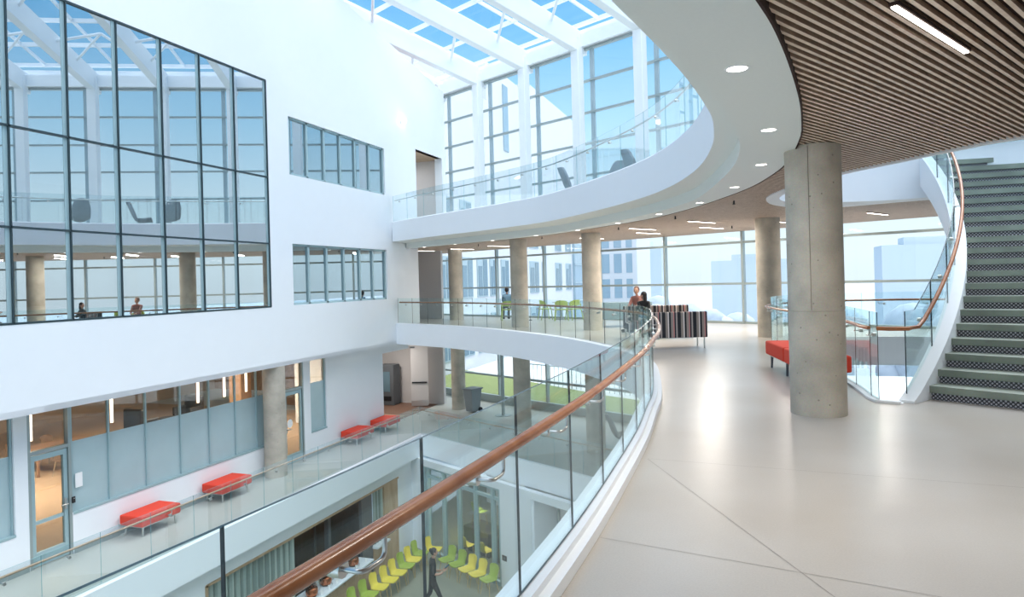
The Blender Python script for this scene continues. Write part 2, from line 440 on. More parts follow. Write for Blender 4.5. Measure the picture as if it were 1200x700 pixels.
n2 = normals(C2)
mb = MB(); mb.sweep(C2, n2, [(-.12,-.68),(-.12,.10),(.0,.115),(.055,.115),(.055,.075),(.11,.075),(.11,0.002),(.03,0.002),(.03,-.68)])
struct(mb.build('trim_1', M['white'], smooth=True))

# L3: slab with fascia, stepped soffit, plaster band, slat ceiling
outer3 = off(F1, .1) + [(-12.88, 25.0), (-16, 25.0), (-16, gz(-16)), (XR, gz(XR)), (XR, YB)]
O3big = [(p[0], p[1]) for p in off(O3a, -.04)] + O3hole[len(O3a):]
mb = MB(); mb.prism([outer3, O3big], 3.25, 3.84, 0)
struct(mb.build('floor_upper', [M['floor1']], fixn=False))
mb = MB(); mb.sweep(F1, normals(F1), [(0,3.2),(0,3.93),(.03,3.96),(.16,3.96),(.2,3.84),(.2,3.24),(.03,3.22)])
struct(mb.build('trim_2', M['white'], smooth=True))
# soffit step and plaster band
mb = MB()
def ribbon(mb, A, B, za, zb, mi=0):            # lofted strip between two plan curves
    k = 120
    def rs(C):
        L = sum(math.dist(a, b) for a, b in zip(C, C[1:])); r = resample(C, L/k); return (r+[r[-1]])[:k+1]
    a, b = rs(A), rs(B)
    vs = [(*p, za) for p in a] + [(*p, zb) for p in b]
    mb.add(vs, [(i, i+1, i+k+2, i+k+1) for i in range(k)], mi)
ribbon(mb, F1, F2, 3.2, 3.2); ribbon(mb, F2, F2, 3.2, 3.0); ribbon(mb, F2, WC, 3.0, 3.0); ribbon(mb, WC, WC, 3.0, 3.2)
struct(mb.build('ceiling_plaster_band', M['soffit'], smooth=True))
# slat ceiling
woodpoly = [(p[0], p[1]) for p in WC] + [(-12.88, 25.0), (-16, 25.0), (-16, gz(-16)), (XR, gz(XR)), (XR, YB)]
O3ring = spline([(4.37,8.48),(2.80,8.98),(2.33,9.39),(1.81,10.07),(1.16,10.96),(.62,12.15),(.30,13.2),(.24,14.1),(.45,15.2),(1.05,16.1),(1.81,16.42),(2.77,16.05),(4.1,15.6),(5.3,14.7)], .25)
woodhole = O3ring + [(7, 13.2), (7.6, 11), (6.8, 8.8), (5.6, 8.3)]
def inside(p, poly):
    x, y = p; c = False; j = len(poly)-1
    for i in range(len(poly)):
        xi, yi = poly[i]; xj, yj = poly[j]
        if (yi > y) != (yj > y) and x < (xj-xi)*(y-yi)/(yj-yi)+xi: c = not c
        j = i
    return c
SD = Vector((.491, .871)); SG = Vector((.871, -.491))
PITCH, SW, SH = .066, .026, .032
mb = MB()
allp = woodpoly
us = [Vector(p).dot(SG) for p in allp]
def crossings(u, poly):
    r = []
    for a, b in zip(poly, poly[1:]+poly[:1]):
        a, b = Vector(a), Vector(b); ua, ub = a.dot(SG)-u, b.dot(SG)-u
        if (ua > 0) != (ub > 0):
            t = ua/(ua-ub); r.append((a.lerp(b, t)).dot(SD))
    return r
u = min(us)+PITCH/2
while u < max(us):
    xs = sorted(crossings(u, woodpoly)+crossings(u, woodhole))
    for a, b in zip(xs, xs[1:]):
        mid = SG*u+SD*((a+b)/2)
        if b-a > .03 and inside(mid, woodpoly) and not inside(mid, woodhole) and mid.y > -3 and mid.x > -16.2:
            p, q = SG*u+SD*a, SG*u+SD*b
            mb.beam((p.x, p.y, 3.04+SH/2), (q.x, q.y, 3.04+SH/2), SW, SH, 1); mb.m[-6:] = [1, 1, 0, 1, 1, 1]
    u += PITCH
struct(mb.build('ceiling', [M['slat'], M['slatshade']], fixn=False))
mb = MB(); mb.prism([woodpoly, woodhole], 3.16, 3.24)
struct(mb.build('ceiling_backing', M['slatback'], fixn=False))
# dark edge strip where the slats meet the plaster
mb = MB(); mb.sweep(WC, normals(WC), [(.0,2.995),(.0,3.12),(.015,3.12),(.015,2.995)])
struct(mb.build('trim_3', M['slatback']))
# fascia and plaster rim of the stair opening
mb = MB()
k = len(O3a)
ribbon(mb, O3a, O3ring, 3.02, 3.02); ribbon(mb, O3a, O3a, 3.02, 3.94); ribbon(mb, O3ring, O3ring, 3.02, 3.2)
far = O3hole[-5:] + [O3a[0]]
ribbon(mb, [O3a[-1], (7, 13.2), (7.6, 11), (6.8, 8.8), (5.6, 8.3), O3a[0]], [O3a[-1], (7, 13.2), (7.6, 11), (6.8, 8.8), (5.6, 8.3), O3a[0]], 3.02, 3.94)
struct(mb.build('trim_4', M['white'], smooth=True))

# L1 floor with its rectangular void
E1a = [(-11.42, YB), (-11.42, 21.85)]
E1b = [(-11.42, 21.85), (-2.2, 16.98)]
outer1 = [(-11.42, YB), (-11.42, 21.85), (-2.2, 16.98), (-1.6, YB), (XR, YB), (XR, gz(XR)), (-30, gz(-30)), (-30, YB)]
mb = MB(); mb.prism([outer1], -4.5, -3.84, 1, 0, 1)
struct(mb.build('floor_lower', [M['floor1'], M['white']], fixn=False))
mb = MB()
mb.beam((-11.35, YB, -4.13), (-11.35, 21.9, -4.13), .14, .74); mb.beam((-11.35, 21.83, -4.13), (-2.2, 16.95, -4.13), .14, .74)
struct(mb.build('trim_5', M['white']))
# ground floor
mb = MB(); mb.b2((-12.5, YB, -7.9), (XR, gz(-12.5), -7.68))
struct(mb.build('floor_ground', M['floor0']))

# ------------------------------------------------------------------ walls
XL = -12.9
mb = MB()
def wl(y0, y1, z0, z1): mb.b2((XL-.25, y0, z0), (XL, y1, z1))
CY0, CY1, CZ0, CZ1 = 2.0, 15.9, 1.05, 7.46
RY0, RY1 = 16.9, 22.4
WE = 24.92
wl(YB, WE, -.68, CZ0)
wl(CY1, RY0, CZ0, 2.88); wl(RY1, WE, CZ0, 2.88)
wl(CY1, WE, 2.88, 4.93)
wl(CY1, RY0-.05, 4.93, 6.66); wl(RY1, WE, 4.93, 6.66)
wl(CY1, WE, 6.66, CZ1)
wl(YB, CY0, CZ0, CZ1)
def roofz(y): return 10.13 + .15*(27.4-y)
vs = [(XL, YB, CZ1), (XL, WE, CZ1), (XL, WE, roofz(WE)), (XL, YB, roofz(YB))]
vs += [(x-.25, y, z) for x, y, z in vs]
mb.add(vs, [(0,1,2,3),(7,6,5,4),(0,4,5,1),(1,5,6,2),(2,6,7,3),(3,7,4,0)])
vs = [(XL, WE, 7.09), (XL, 27.4, 7.09), (XL, 27.4, roofz(27.4)), (XL, WE, roofz(WE))]
vs += [(x-.25, y, z) for x, y, z in vs]
mb.add(vs, [(0,1,2,3),(7,6,5,4),(0,4,5,1),(1,5,6,2),(2,6,7,3),(3,7,4,0)])
mb.b2((XL-.35, 27.4, 3.84), (XL, 27.75, roofz(27.4)))
struct(mb.build('wall_left', M['white']))
# corridor returns behind the openings at the end of the left wall
mb = MB()
mb.b2((-17.5, 27.75, -3.84), (-13.25, 27.95, -.6)); mb.b2((-17.5, 27.75, 0), (-13.25, 27.95, 3.2)); mb.b2((-17.5, 27.75, 3.84), (-13.25, 27.95, 10.5))
struct(mb.build('wall_corridor', M['greypink']))
mb = MB(); mb.b2((-17.4, 24.9, 7.09), (-12.95, 27.75, 7.2)); 
struct(mb.build('ceiling_corridor', M['woodpale']))
mb = MB(); mb.b2((-17.6, 24.9, 0), (-17.4, 27.9, 10.3)); mb.b2((-17.4, 22.72, -3.84), (-13.7, 22.9, -.7)); mb.b2((-17.4, 24.7, 0), (-13.15, 24.9, 7.2))
struct(mb.build('wall_corridor_end', M['white2']))
# L1 (lower) left wall with class-room glazing, X = -13.5
X1 = -13.5; T1 = -.70
mb = MB()
def w1(y0, y1, z0, z1): mb.b2((X1-.18, y0, z0), (X1, y1, z1))
w1(YB, 9.12, -3.84, -3.05); w1(9.12, 9.38, -3.84, T1); w1(10.28, 16.6, -3.84, -2.99)
w1(16.6, 17.08, -3.84, -3.0); w1(18.05, 18.4, -3.84, T1); w1(18.4, 19.25, -3.84, -3.08); w1(19.25, 22.92, -3.84, T1)
w1(22.92, 25.0, -1.05, T1)
struct(mb.build('wall_left_lower', M['white']))
mb = MB(); mb.b2((X1-14, YB, -.68), (XL-.0, 25, -.56)); mb.b2((X1-14.2, 25, -.68), (-12.9, 28, -.56))
struct(mb.build('ceiling_lower', M['white2']))
mb = MB(); mb.prism([off(C2, .05)+[(-12.88, 25.0), (-16, 25), (-16, gz(-16)), (XR, gz(XR)), (XR, YB)], O2hole], -.66, -.60)
struct(mb.build('ceiling_lower_north', M['white2'], fixn=False))
mb = MB()
for y0, y1 in ((YB, 9.36), (10.3, 17.05), (18.07, 22.9)): mb.b2((X1, y0, -3.84), (X1+.015, y1, -3.72))
struct(mb.build('baseboard_left', M['alu']))
# class-room interior behind
mb = MB(); mb.b2((-28, YB, -3.83), (-27.8, 32, -.7))
struct(mb.build('wall_classroom_back', M['roomwarm']))
mb = MB(); mb.b2((-27.8, 29.5, -3.83), (X1-4.2, 29.6, -.7)); mb.b2((-27.8, YB, -3.83), (X1-.2, YB+.1, -.7))
struct(mb.build('wall_classroom_side', M['woodwall']))
mb = MB(); mb.b2((-27.8, YB, -3.838), (X1-.2, 25, -3.82))
struct(mb.build('floor_classroom', plain('tan_carpet', (.46, .33, .22), .9, noise=.06)))
# room behind the curtain wall and ribbon windows
mb = MB(); mb.b2((-19, YB, -.3), (-18.8, 24.9, 8)); mb.b2((-18.8, YB, -.2), (-13.16, YB+.1, 8)); mb.b2((-18.8, 16.2, 0), (-13.16, 16.35, 8)); mb.b2((-18.8, 24.6, 0), (-13.16, 24.69, 8))
struct(mb.build('wall_office_back', [M['white2']]))
mb = MB(); mb.b2((-18.8, YB, -.1), (-13.16, 24.6, .02)); mb.b2((-18.8, 16.4, 3.2), (-13.2, 24.6, 3.9)); mb.b2((-18.8, YB, 7.9), (-13.16, 24.6, 8.1)); mb.b2((-18.8, YB, 2.95), (-13.6, 16.2, 3.84))
struct(mb.build('floor_office', M['roomred']))

# ground floor walls
X0 = -11.62
Q0 = Vector((-11.4, 21.4)); D0 = Vector((.884, -.4675)); N0 = Vector((.4675, .884))
def q0(t, o=0.): p = Q0 + D0*t + N0*o; return (p.x, p.y)
A0 = math.atan2(D0.y, D0.x)
mb = MB()
mb.b2((X0-.2, YB, -7.68), (X0, 11.95, -4.5)); mb.b2((X0-.2, 11.95, -4.98), (X0, 20.5, -4.5)); mb.b2((X0-.2, 20.5, -7.68), (X0, 21.9, -4.5))
struct(mb.build('wall_ground_left', M['white']))
mb = MB()
def w0(t0, t1, z0, z1, o=.0, th=.2):
    p = q0((t0+t1)/2, o+th/2); mb.box((*p, (z0+z1)/2), (t1-t0, th, z1-z0), A0)
w0(-.3, .45, -7.68, -4.5); w0(.45, 4.45, -4.72, -4.5); w0(4.45, 5.82, -7.68, -4.5); w0(5.82, 8.3, -4.72, -4.5, 0); w0(8.3, 12, -7.68, -4.5)
w0(5.82, 8.3, -7.68, -4.72, 1.0); 
p = q0(5.82, .55); mb.box((*p, -6.2), (.15, 1.0, 2.96), A0)
struct(mb.build('wall_ground_back', M['white']))
# room behind the ground floor glass wall
mb = MB()
p = q0(2.5, 5.0); mb.box((*p, -6.1), (9, .2, 3.2), A0)
p = q0(5.2, 2.5); mb.box((*p, -6.1), (.15, 4.6, 3.1), A0)
struct(mb.build('wall_ground_room', M['white2']))
mb = MB()
p = q0(6.6, .94); mb.box((*p, -6.3), (1.0, .04, 2.7), A0)
dn = mb.build('door_3', M['greypink']); struct(dn)
mb = MB()
for s in (-.56, .56): p = q0(6.6+s, .92); mb.box((*p, -6.3), (.09, .07, 2.75), A0)
p = q0(6.6, .90); mb.box((*p, -5.0), (1.9, .12, .25), A0)
mb.build('door_frame', M['alu'], dn)
mb = MB(); p = q0(6.6, .9); mb.box((*p, -6.3), (.10, .05, 2.6), A0); mb.build('door_glazing', M['extwin2'], dn)

# right and upper enclosure (outside the picture, seen in reflections)
mb = MB(); mb.b2((XR, YB, -3.84), (XR+.2, gz(XR)+.1, 12.5))
struct(mb.build('wall_right', M['white2']))

# ------------------------------------------------------------------ north glazing
def gbar(mb, x0, x1, z, w, h, o=0., mi=0):
    a, b = gp(x0, o), gp(x1, o); mb.beam((*a, z), (*b, z), w, h, mi)
def gpost(mb, x, z0, z1, w, d, o=0., mi=0):
    p = gp(x, o); mb.box((*p, (z0+z1)/2), (w, d, z1-z0), GA, mi)
MX = [-13.62, -10.96, -8.32, -5.66, -2.99, -.33, 2.32, 4.97, 7.62, 10.27]
def glazing(name, z0, z1, rails, mull, mat):
    w = MB(); a, b = gp(-16), gp(XR)
    w.beam((*a, (z0+z1)/2), (*b, (z0+z1)/2), .012, z1-z0)
    o = struct(w.build(name, mat))
    f = MB()
    for z in rails: gbar(f, -16, XR, z, .14, .075, -.05)
    f.build('window_rail', M['alu'], o)
    f = MB()
    for x in mull: gpost(f, x, z0, z1, .075, .16, -.06)
    f.build('window_mullion', M['alu'], o)
    return o
glazing('window_1', 0.0, 3.25, [.04, 1.32, 2.68, 3.2], MX, M['window'])
w = glazing('window_2', -3.84, -.6, [-3.78, -2.68], MX, M['window'])
h = MB(); gbar(h, -16, 6, -3.68, .16, .32, -.25); h.build('window_sill', M['alu'], w)
ZR = [4.45, 5.70, 6.95, 8.17, 9.42, 10.66]
w = glazing('window_3', 3.84, 11.2, ZR, [], M['window'])
f = MB()
for x in [-14.2] + [-11.55+2.66*i for i in range(10)]: gpost(f, x+.42, 3.84, 11.2, .16, .1, -.02)
f.build('window_mullion', M['extwin2'], w)
mb = MB(); gbar(mb, -16, XR, 10.98, .35, .5, -.15); gbar(mb, -16, XR, 11.35, .2, .35, .1); gbar(mb, -16, XR, 3.5, .3, .66, .2); gbar(mb, -16, XR, -.3, .3, .62, .2)
struct(mb.build('trim_6', M['beamwhite']))

# ------------------------------------------------------------------ roof beams, columns at the upper glazing, skylight
BX = [-14.2+.0] + [-11.55+2.66*i for i in range(10)]
mb0 = None
SL = .17
BDIR = Vector((-.44, -.898))
def roofpt(x, t, h=0.): p = Vector(gp(x, -.38)) + BDIR*t; return (p.x, p.y, 10.95 + SL*t + h)
for i, x in enumerate(BX):
    m1 = MB(); gpost(m1, x, 3.84, 11.1, .38, .34, -.38)
    struct(m1.build('column_white', M['beamwhite'], bevel=.015, bseg=1))
    m2 = MB(); m2.beam(roofpt(x, -.5), roofpt(x, 17), .34, .82)
    struct(m2.build('beam', M['beamwhite'], bevel=.015, bseg=1))
st = MB()
for i in range(len(BX)-1):
    for t in (1.6, 5.6, 9.6):
        a = roofpt(BX[i]+.1, t, .1); b = roofpt(BX[i+1]-.1, t+1.6, .1); m = Vector(a).lerp(Vector(b), .5); m.z += .75
        st.tube([a, m], .06, 8); st.tube([b, m], .06, 8)
        a2 = roofpt(BX[i+1]-.1, t, .1); st.tube([a2, m], .05, 8)
struct(st.build('beam_strut', M['beamwhite'], smooth=True))
sk = MB()
a, b, c, d = roofpt(-15, -.7, 1.0), roofpt(XR, -.7, 1.0), roofpt(XR+9, 17, 1.0), roofpt(-8, 17, 1.0)
sk.add([a, b, c, d], [(0,1,2,3)])
sko = struct(sk.build('window_skylight', M['sky_glass']))
f = MB()
for t in (-.5, 1.3, 3.2, 5.1, 7.0, 8.9, 10.8, 12.7, 14.6): f.beam(roofpt(-15+.0*t, t, .93), roofpt(XR+4, t, .93), .10, .16)
x = -14.9
while x < XR+4: f.beam(roofpt(x, -.6, .95), roofpt(x, 17, .95), .07, .14); x += 1.33
f.build('skylight_frame', M['beamwhite'], sko)
# ------------------------------------------------------------------ curtain wall and ribbon windows in the left wall
CYs = [CY0, 3.0, 4.15, 5.3, 6.45, 7.6, 8.78, 9.95, 11.1, 12.28, 13.45, 14.63, CY1]
CZs = [CZ0, 2.84, 4.72, CZ1]
w = MB(); w.b2((XL-.05, CY0, CZ0), (XL-.035, CY1, CZ1))
cw = struct(w.build('window_4', M['coated']))
f = MB()
for y in CYs: f.b2((XL-.05, y-.014, CZ0), (XL+.005, y+.014, CZ1))
for z in CZs: f.b2((XL-.05, CY0, z-.02), (XL+.005, CY1, z+.02))
f.build('window_frame', M['darkframe'], cw)
f = MB()
for y in CYs: f.b2((XL-.045, y-.10, CZ0), (XL-.028, y-.016, CZ1))
f.build('mullion_fin', M['teal'], cw)
def ribbonwin(name, z0, z1, Ys, mat):
    w = MB(); w.b2((XL-.12, RY0, z0), (XL-.105, RY1, z1)); o = struct(w.build(name, mat))
    f = MB()
    for y in Ys: f.b2((XL-.2, y-.045, z0), (XL-.06, y+.045, z1))
    f.b2((XL-.2, RY0, z1-.06), (XL-.06, RY1, z1)); f.b2((XL-.2, RY0, z0), (XL-.06, RY1, z0+.06))
    f.build('window_frame', M['teal'], o)
    for y in (RY1-1.5,):
        pass
    return o
ribbonwin('window_5', 4.93, 6.66, [16.93, 17.8, 18.7, 19.6, 20.5, 21.42, 22.37], M['coated2'])
ribbonwin('window_6', CZ0, 2.88, [16.95, 17.75, 18.7, 19.67, 20.65, 21.5, 22.37], M['coated2'])

# lower class-room windows
def panewin(name, y0, y1, zs, zt, mull, frost=True):
    w = MB(); w.b2((X1-.09, y0, -1.52 if frost else zs), (X1-.08, y1, zt)); o = struct(w.build(name, M['clear1']))
    if frost:
        p = MB(); p.b2((X1-.09, y0, zs), (X1-.075, y1, -1.52)); p.build('frosted_pane', M['frost'], o)
    f = MB()
    for y in mull: f.b2((X1-.10, y-.018, zs), (X1-.04, y+.018, zt))
    f.b2((X1-.12, y0, zs-.03), (X1+.01, y1, zs+.02))
    f.build('window_frame', M['teal'], o)
panewin('window_7', 10.3, 16.6, -3.0, T1, [10.32, 11.2, 12.18, 13.2, 14.15, 15.1, 15.95])
panewin('window_8', YB, 9.12, -3.05, T1, [7.9, 9.09])
panewin('window_9', 16.6, 17.06, -3.0, T1, [17.04], True)
panewin('window_10', 18.4, 19.25, -3.08, T1, [18.42, 19.23], True)
def glassdoor(name, y0, y1, signside):
    w = MB(); w.b2((X1-.075, y0+.14, -3.55), (X1-.065, y1-.12, -1.72)); o = struct(w.build(name, M['clear1']))
    f = MB()
    f.b2((X1-.12, y0, -3.84), (X1-.0, y0+.06, T1)); f.b2((X1-.12, y1-.06, -3.84), (X1-.0, y1, T1)); f.b2((X1-.115, y0+.06, -1.6), (X1-.005, y1-.06, -1.53))
    f.build('door_frame', M['alu'], o)
    f = MB()
    f.b2((X1-.098, y0+.15, -3.82), (X1-.032, y1-.15, -3.55)); f.b2((X1-.098, y0+.15, -1.73), (X1-.032, y1-.15, -1.62))
    f.b2((X1-.1, y0+.07, -3.82), (X1-.03, y0+.15, -1.62)); f.b2((X1-.1, y1-.15, -3.82), (X1-.03, y1-.07, -1.62))
    f.build('door_leaf_frame', M['teal'], o)
    f = MB(); f.b2((X1-.09, y0+.06, -1.53), (X1-.08, y1-.06, T1)); f.build('transom_pane', M['clear1'], o)
    f = MB(); hy = y1-.13 if signside > 0 else y0+.13
    f.tube([(X1-.03, hy, -2.75), (X1+.05, hy, -2.75), (X1+.05, hy-signside*.14, -2.75)], .014, 8); f.box((X1-.02, hy, -2.75), (.02, .05, .22))
    f.build('door_handle', M['steel'], o)
    return o
d1 = glassdoor('door_1', 9.38, 10.28, 1)
f = MB(); f.b2((X1-.09, 9.535, -3.0), (X1-.05, 10.125, -2.93)); f.build('push_bar', M['teal'], d1)
glassdoor('door_2', 17.08, 18.05, -1)

# ------------------------------------------------------------------ concrete columns
def column(x, y, z0, z1, label, r=.30):
    m = MB(); m.lathe((0, 0, 0), [(r, 0), (r, .05), (r, (z1-z0)*.37), (r, (z1-z0)*.3855), (r-.005, (z1-z0)*.3865), (r-.005, (z1-z0)*.388), (r, (z1-z0)*.389), (r, (z1-z0)*.40), (r, z1-z0-.05), (r, z1-z0)], 40)
    o = m.build('concrete_column', M['conc'], smooth=True, loc=(x, y, z0))
    return tag(o, label, 'column')
c1 = column(.65, 8.52, 0, 3.036, 'large raw concrete column in front of the red bench and staircase')
mm = MB(); mm.box((-.07, -.292, 2.1), (.006, .008, 1.82)); mm.build('formwork_seam', M['seam'], c1)
column(.33, 18.68, 0, 3.036, 'concrete column by the window beyond the stair railing')
column(-4.83, 21.05, 0, 3.036, 'concrete column behind the grey sofa by the far windows')
column(-7.71, 22.4, 0, 3.036, 'concrete column among the green chairs on the middle floor')
column(-12.15, 26.9, 0, 3.036, 'concrete column beside the grey wall at the far left corner, middle floor')
column(-7.71, 22.4, -3.84, -.662, 'concrete column on the lower floor below the green chairs')
column(-4.83, 21.05, -3.84, -.662, 'concrete column behind the grey swivel armchair on the lower floor')
column(-12.15, 26.9, -3.84, -.662, 'concrete column beside the beige door and bin on the lower floor')
column(-13.17, 16.25, -3.84, -.685, 'concrete column set into the frosted window wall of the lower gallery', .31)
column(5.5, 16.3, 0, 3.036, 'concrete column by the windows behind the staircase')

# ------------------------------------------------------------------ balustrades
def balustrade(name, label, curve, z, gtop, rail_z, rail_off, panel, mats, rail_mat, start=0., bracket=True, rail_r=.025, curb=None, gbase=.06, skip_rail=False, edge=.012, brk_side=1, gapw=.003, thick=.0042):
    root = thing(name, label, 'railing')
    C = resample(curve, .1); nr = normals(C)
    step = max(1, round(panel/.1)); st = round(start/.1)
    idx = list(range(st, len(C)-1, step))
    for i0 in idx:
        i1 = min(i0+step, len(C)-1)
        if i1-i0 < 3: continue
        pts = C[i0:i1+1]; nn = nr[i0:i1+1]
        # shrink a little at both ends so the joint shows
        def mv(a, b, d):
            l = math.dist(a, b); return (a[0]+(b[0]-a[0])*d/l, a[1]+(b[1]-a[1])*d/l)
        pts = [mv(pts[0], pts[1], gapw/2)] + pts[1:-1] + [mv(pts[-1], pts[-2], gapw/2)]
        keep = [0] + [k for k in range(3, len(pts)-2, 3)] + [len(pts)-1]
        pts = [pts[k] for k in keep]; nn = [nn[k] for k in keep]
        m = MB(); k = len(pts); t = thick
        for p, q in zip(pts, nn):
            for o, h in ((-t, gbase), (-t, gtop), (t, gtop), (t, gbase)): m.v.append((p[0]+q[0]*o, p[1]+q[1]*o, z+h))
        for a in range(k-1):
            for j, mi in ((0, 0), (1, 2), (2, 0), (3, 1)):
                b = a*4+j; c = a*4+(j+1) % 4
                m.f.append((b, c, c+4, b+4)); m.m.append(mi)
        m.f += [(0, 1, 2, 3), ((k-1)*4+3, (k-1)*4+2, (k-1)*4+1, (k-1)*4)]; m.m += [1, 1]
        m.build('glass_panel', mats, root)
    if not skip_rail:
        m = MB(); R = off(C, rail_off)[st:]
        m.tube([(p[0], p[1], z+rail_z) for p in R[:-1:2]+[R[-1]]], rail_r, 12)
        m.build('handrail', rail_mat, root, smooth=True)
    if bracket:
        for i0 in idx:
            i = min(i0+step//2, len(C)-2)
            p, q = C[i], nr[i]; t = Vector((-q[1], q[0]))
            a = Vector((p[0], p[1])) ; g = Vector(q)
            m = MB()
            s = 1 if rail_off > 0 else -1
            e = a + g*rail_off
            m.tube([(*(a-g*s*.012), z+rail_z-.09), (*(a+g*s*.03), z+rail_z-.09)], .026, 10)
            m.tube([(*(a+g*s*.02), z+rail_z-.09), (*(a+g*s*.07), z+rail_z-.09), (*(e+t*.004-g*s*.008), z+rail_z-.09), (*(e+t*.02), z+rail_z-.09), (*(e+t*.085), z+rail_z-.09), (*(e+t*.10), z+rail_z-.085), (*(e+t*.108), z+rail_z-.073), (*(e+t*.11), z+rail_z-.055), (*(e+t*.11), z+rail_z-.015)], .0075, 10)
            m.build('bracket', M['steel'], root, smooth=True)
    return root
RG = [M['rail_glass'], M['gedge'], M['gedgem']]
PG = [M['pale_glass'], M['gedget'], M['gedget']]
i_start = next(i for i, p in enumerate(C2) if p[1] > -2.4)
balustrade('glass_balustrade', 'curved glass railing with round wooden handrail along the middle floor edge', C2[i_start:], .06, 1.0, .835, .095, .92, RG, M['wood'], start=.0, rail_r=.0275, thick=.006, gapw=.002)
balustrade('glass_balustrade', 'curved glass railing of the top balcony below the skylight', off(F1, .07), 3.9, 1.02, .86, .08, 1.25, PG, M['steel'], start=1.0, rail_r=.02, gbase=.05)
balustrade('glass_balustrade', 'straight glass railing of the lower gallery in front of the red benches', [(-11.40, -4), (-11.40, 21.80)], -3.8, 1.0, .86, -.09, 1.12, PG, M['woodpale'], rail_r=.02)
balustrade('glass_balustrade', 'straight glass railing of the lower floor facing the lawn windows', [(-11.36, 21.80), (-2.25, 16.97)], -3.8, 1.0, .86, -.09, 1.12, PG, M['woodpale'], rail_r=.02)
balustrade('stair_opening_balustrade', 'angular glass railing with wooden handrail round the stair opening behind the concrete column', off(O2[::-1], .0)[:-1], .0, 1.10, .91, .10, .95, RG, M['wood'], rail_r=.024, gbase=.03)
m = MB(); m.sweep(O2[::-1], normals(O2[::-1]), [(-.04,-.62),(-.04,.03),(.07,.03),(.07,.001),(.02,.001),(.02,-.62)]); struct(m.build('trim_7', M['white']))
balustrade('stair_well_balustrade', 'glass railing on the top floor round the stair opening', off(O3a, .06)[14:], 3.84, 1.05, .9, .1, 1.2, PG, M['steel'], rail_r=.02, bracket=False)

# ------------------------------------------------------------------ staircase
stair = thing('staircase', 'wide curved staircase with green stone treads and perforated risers', 'stairs', (*stair_o(0), 0))
base = Vector((*stair_o(0), 0)); NST = 22; RISE = 3.84/NST; S0 = .35; GO = .268; WID = 2.1; INN = .18
def sp(s, o, z): p = stair_o(s, o); return Vector((p[0], p[1], z)) - base
for k in range(1, NST+1):
    s = S0+(k-1)*GO; z = RISE*k
    m = MB(); vs = []
    for zz in (z-.085, z):
        vs += [sp(s, INN, zz), sp(s, INN+WID, zz), sp(s+GO+.04, INN+WID, zz), sp(s+GO+.04, INN, zz)]
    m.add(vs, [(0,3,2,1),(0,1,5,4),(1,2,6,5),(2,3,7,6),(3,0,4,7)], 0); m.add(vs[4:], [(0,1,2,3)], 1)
    m.build('tread', [M['stone'], M['stonelit']], stair, fixn=False)
    me = bpy.data.meshes.new('riser')
    a, b = sp(s+.045, INN, z-RISE), sp(s+.045, INN+WID, z-RISE); c = Vector((b.x, b.y, b.z+RISE-.08)); d = Vector((a.x, a.y, a.z+RISE-.08))
    me.from_pydata([a, b, c, d], [], [(0, 1, 2, 3)]); uvl = me.uv_layers.new(name='UVMap')
    for li, uv in enumerate(((0, 0), (WID, 0), (WID, RISE-.08), (0, RISE-.08))): uvl.data[li].uv = uv
    me.materials.append(M['perf'])
    o = bpy.data.objects.new('riser', me); COL.objects.link(o); o.parent = stair
def zl(s): return RISE*(1+(s-S0)/GO)
ss = [-.05 + i*(SLEN+.15)/40 for i in range(41)]
for o0, o1 in ((0, INN), (INN+WID, INN+WID+.18)):
    m = MB(); vs = []; fs = []
    for s in ss:
        zt = max(.03, min(zl(s)+.10, 4.0)); zb = max(0.002, min(zl(s)-.50, 3.55))
        vs += [sp(s, o0, zb), sp(s, o0, zt), sp(s, o1, zt), sp(s, o1, zb)]
    for i in range(len(ss)-1):
        for j in range(4): fs.append((i*4+j, i*4+(j+1) % 4, i*4+4+(j+1) % 4, i*4+4+j))
    fs += [(0,1,2,3), (len(vs)-1, len(vs)-2, len(vs)-3, len(vs)-4)]
    m.add(vs, fs); m.build('stringer', M['white'], stair, smooth=True)
# soffit under the steps
m = MB(); vs = []
for s in [q for q in ss if zl(q) > .45]: zb = min(zl(s)-.38, 3.5); vs += [sp(s, INN*.5, zb), sp(s, INN+WID+.1, zb)]
m.add(vs, [(i*2, i*2+1, i*2+3, i*2+2) for i in range(len(vs)//2-1)]); m.build('stair_soffit', M['white'], stair, smooth=True)
npan = 7; s_a = .06; s_b = SLEN+.05
for i in range(npan):
    sa = s_a + (s_b-s_a)*i/npan + .006; sb = s_a + (s_b-s_a)*(i+1)/npan - .006
    m = MB(); q = [sa+(sb-sa)*j/3 for j in range(4)]
    for s in q:
        for o_, h in ((.03, 0), (.03, 1), (.044, 1), (.044, 0)):
            zz = zl(s)+(.95 if h else .02); zz = max(zz, 1.1 if h else .03); m.v.append(tuple(sp(s, o_, zz)))
    for a in range(3):
        for j, mi in ((0, 0), (1, 2), (2, 0), (3, 1)):
            b = a*4+j; c = a*4+(j+1) % 4; m.f.append((b, c, c+4, b+4)); m.m.append(mi)
    m.f += [(0,1,2,3), (15,14,13,12)]; m.m += [1, 1]
    m.build('glass_panel', RG, stair)
    m = MB(); s = (sa+sb)/2; zr = max(.91, zl(s)+.82)
    m.tube([sp(s, .02, zr-.09), sp(s, .06, zr-.09)], .026, 10); m.tube([sp(s, .05, zr-.09), sp(s, .14, zr-.09), sp(s, .14, zr)], .009, 8)
    m.build('bracket', M['steel'], stair, smooth=True)
m = MB()
pts = [Vector((1.375, 9.27, .91))-base, Vector((1.50, 9.20, .91))-base, Vector((1.70, 9.22, .91))-base] + [sp(s, .14, max(.91, zl(s)+.82)) for s in [.02+i*(SLEN)/36 for i in range(37)]]
m.tube(pts, .025, 12); m.build('handrail', M['wood'], stair, smooth=True)

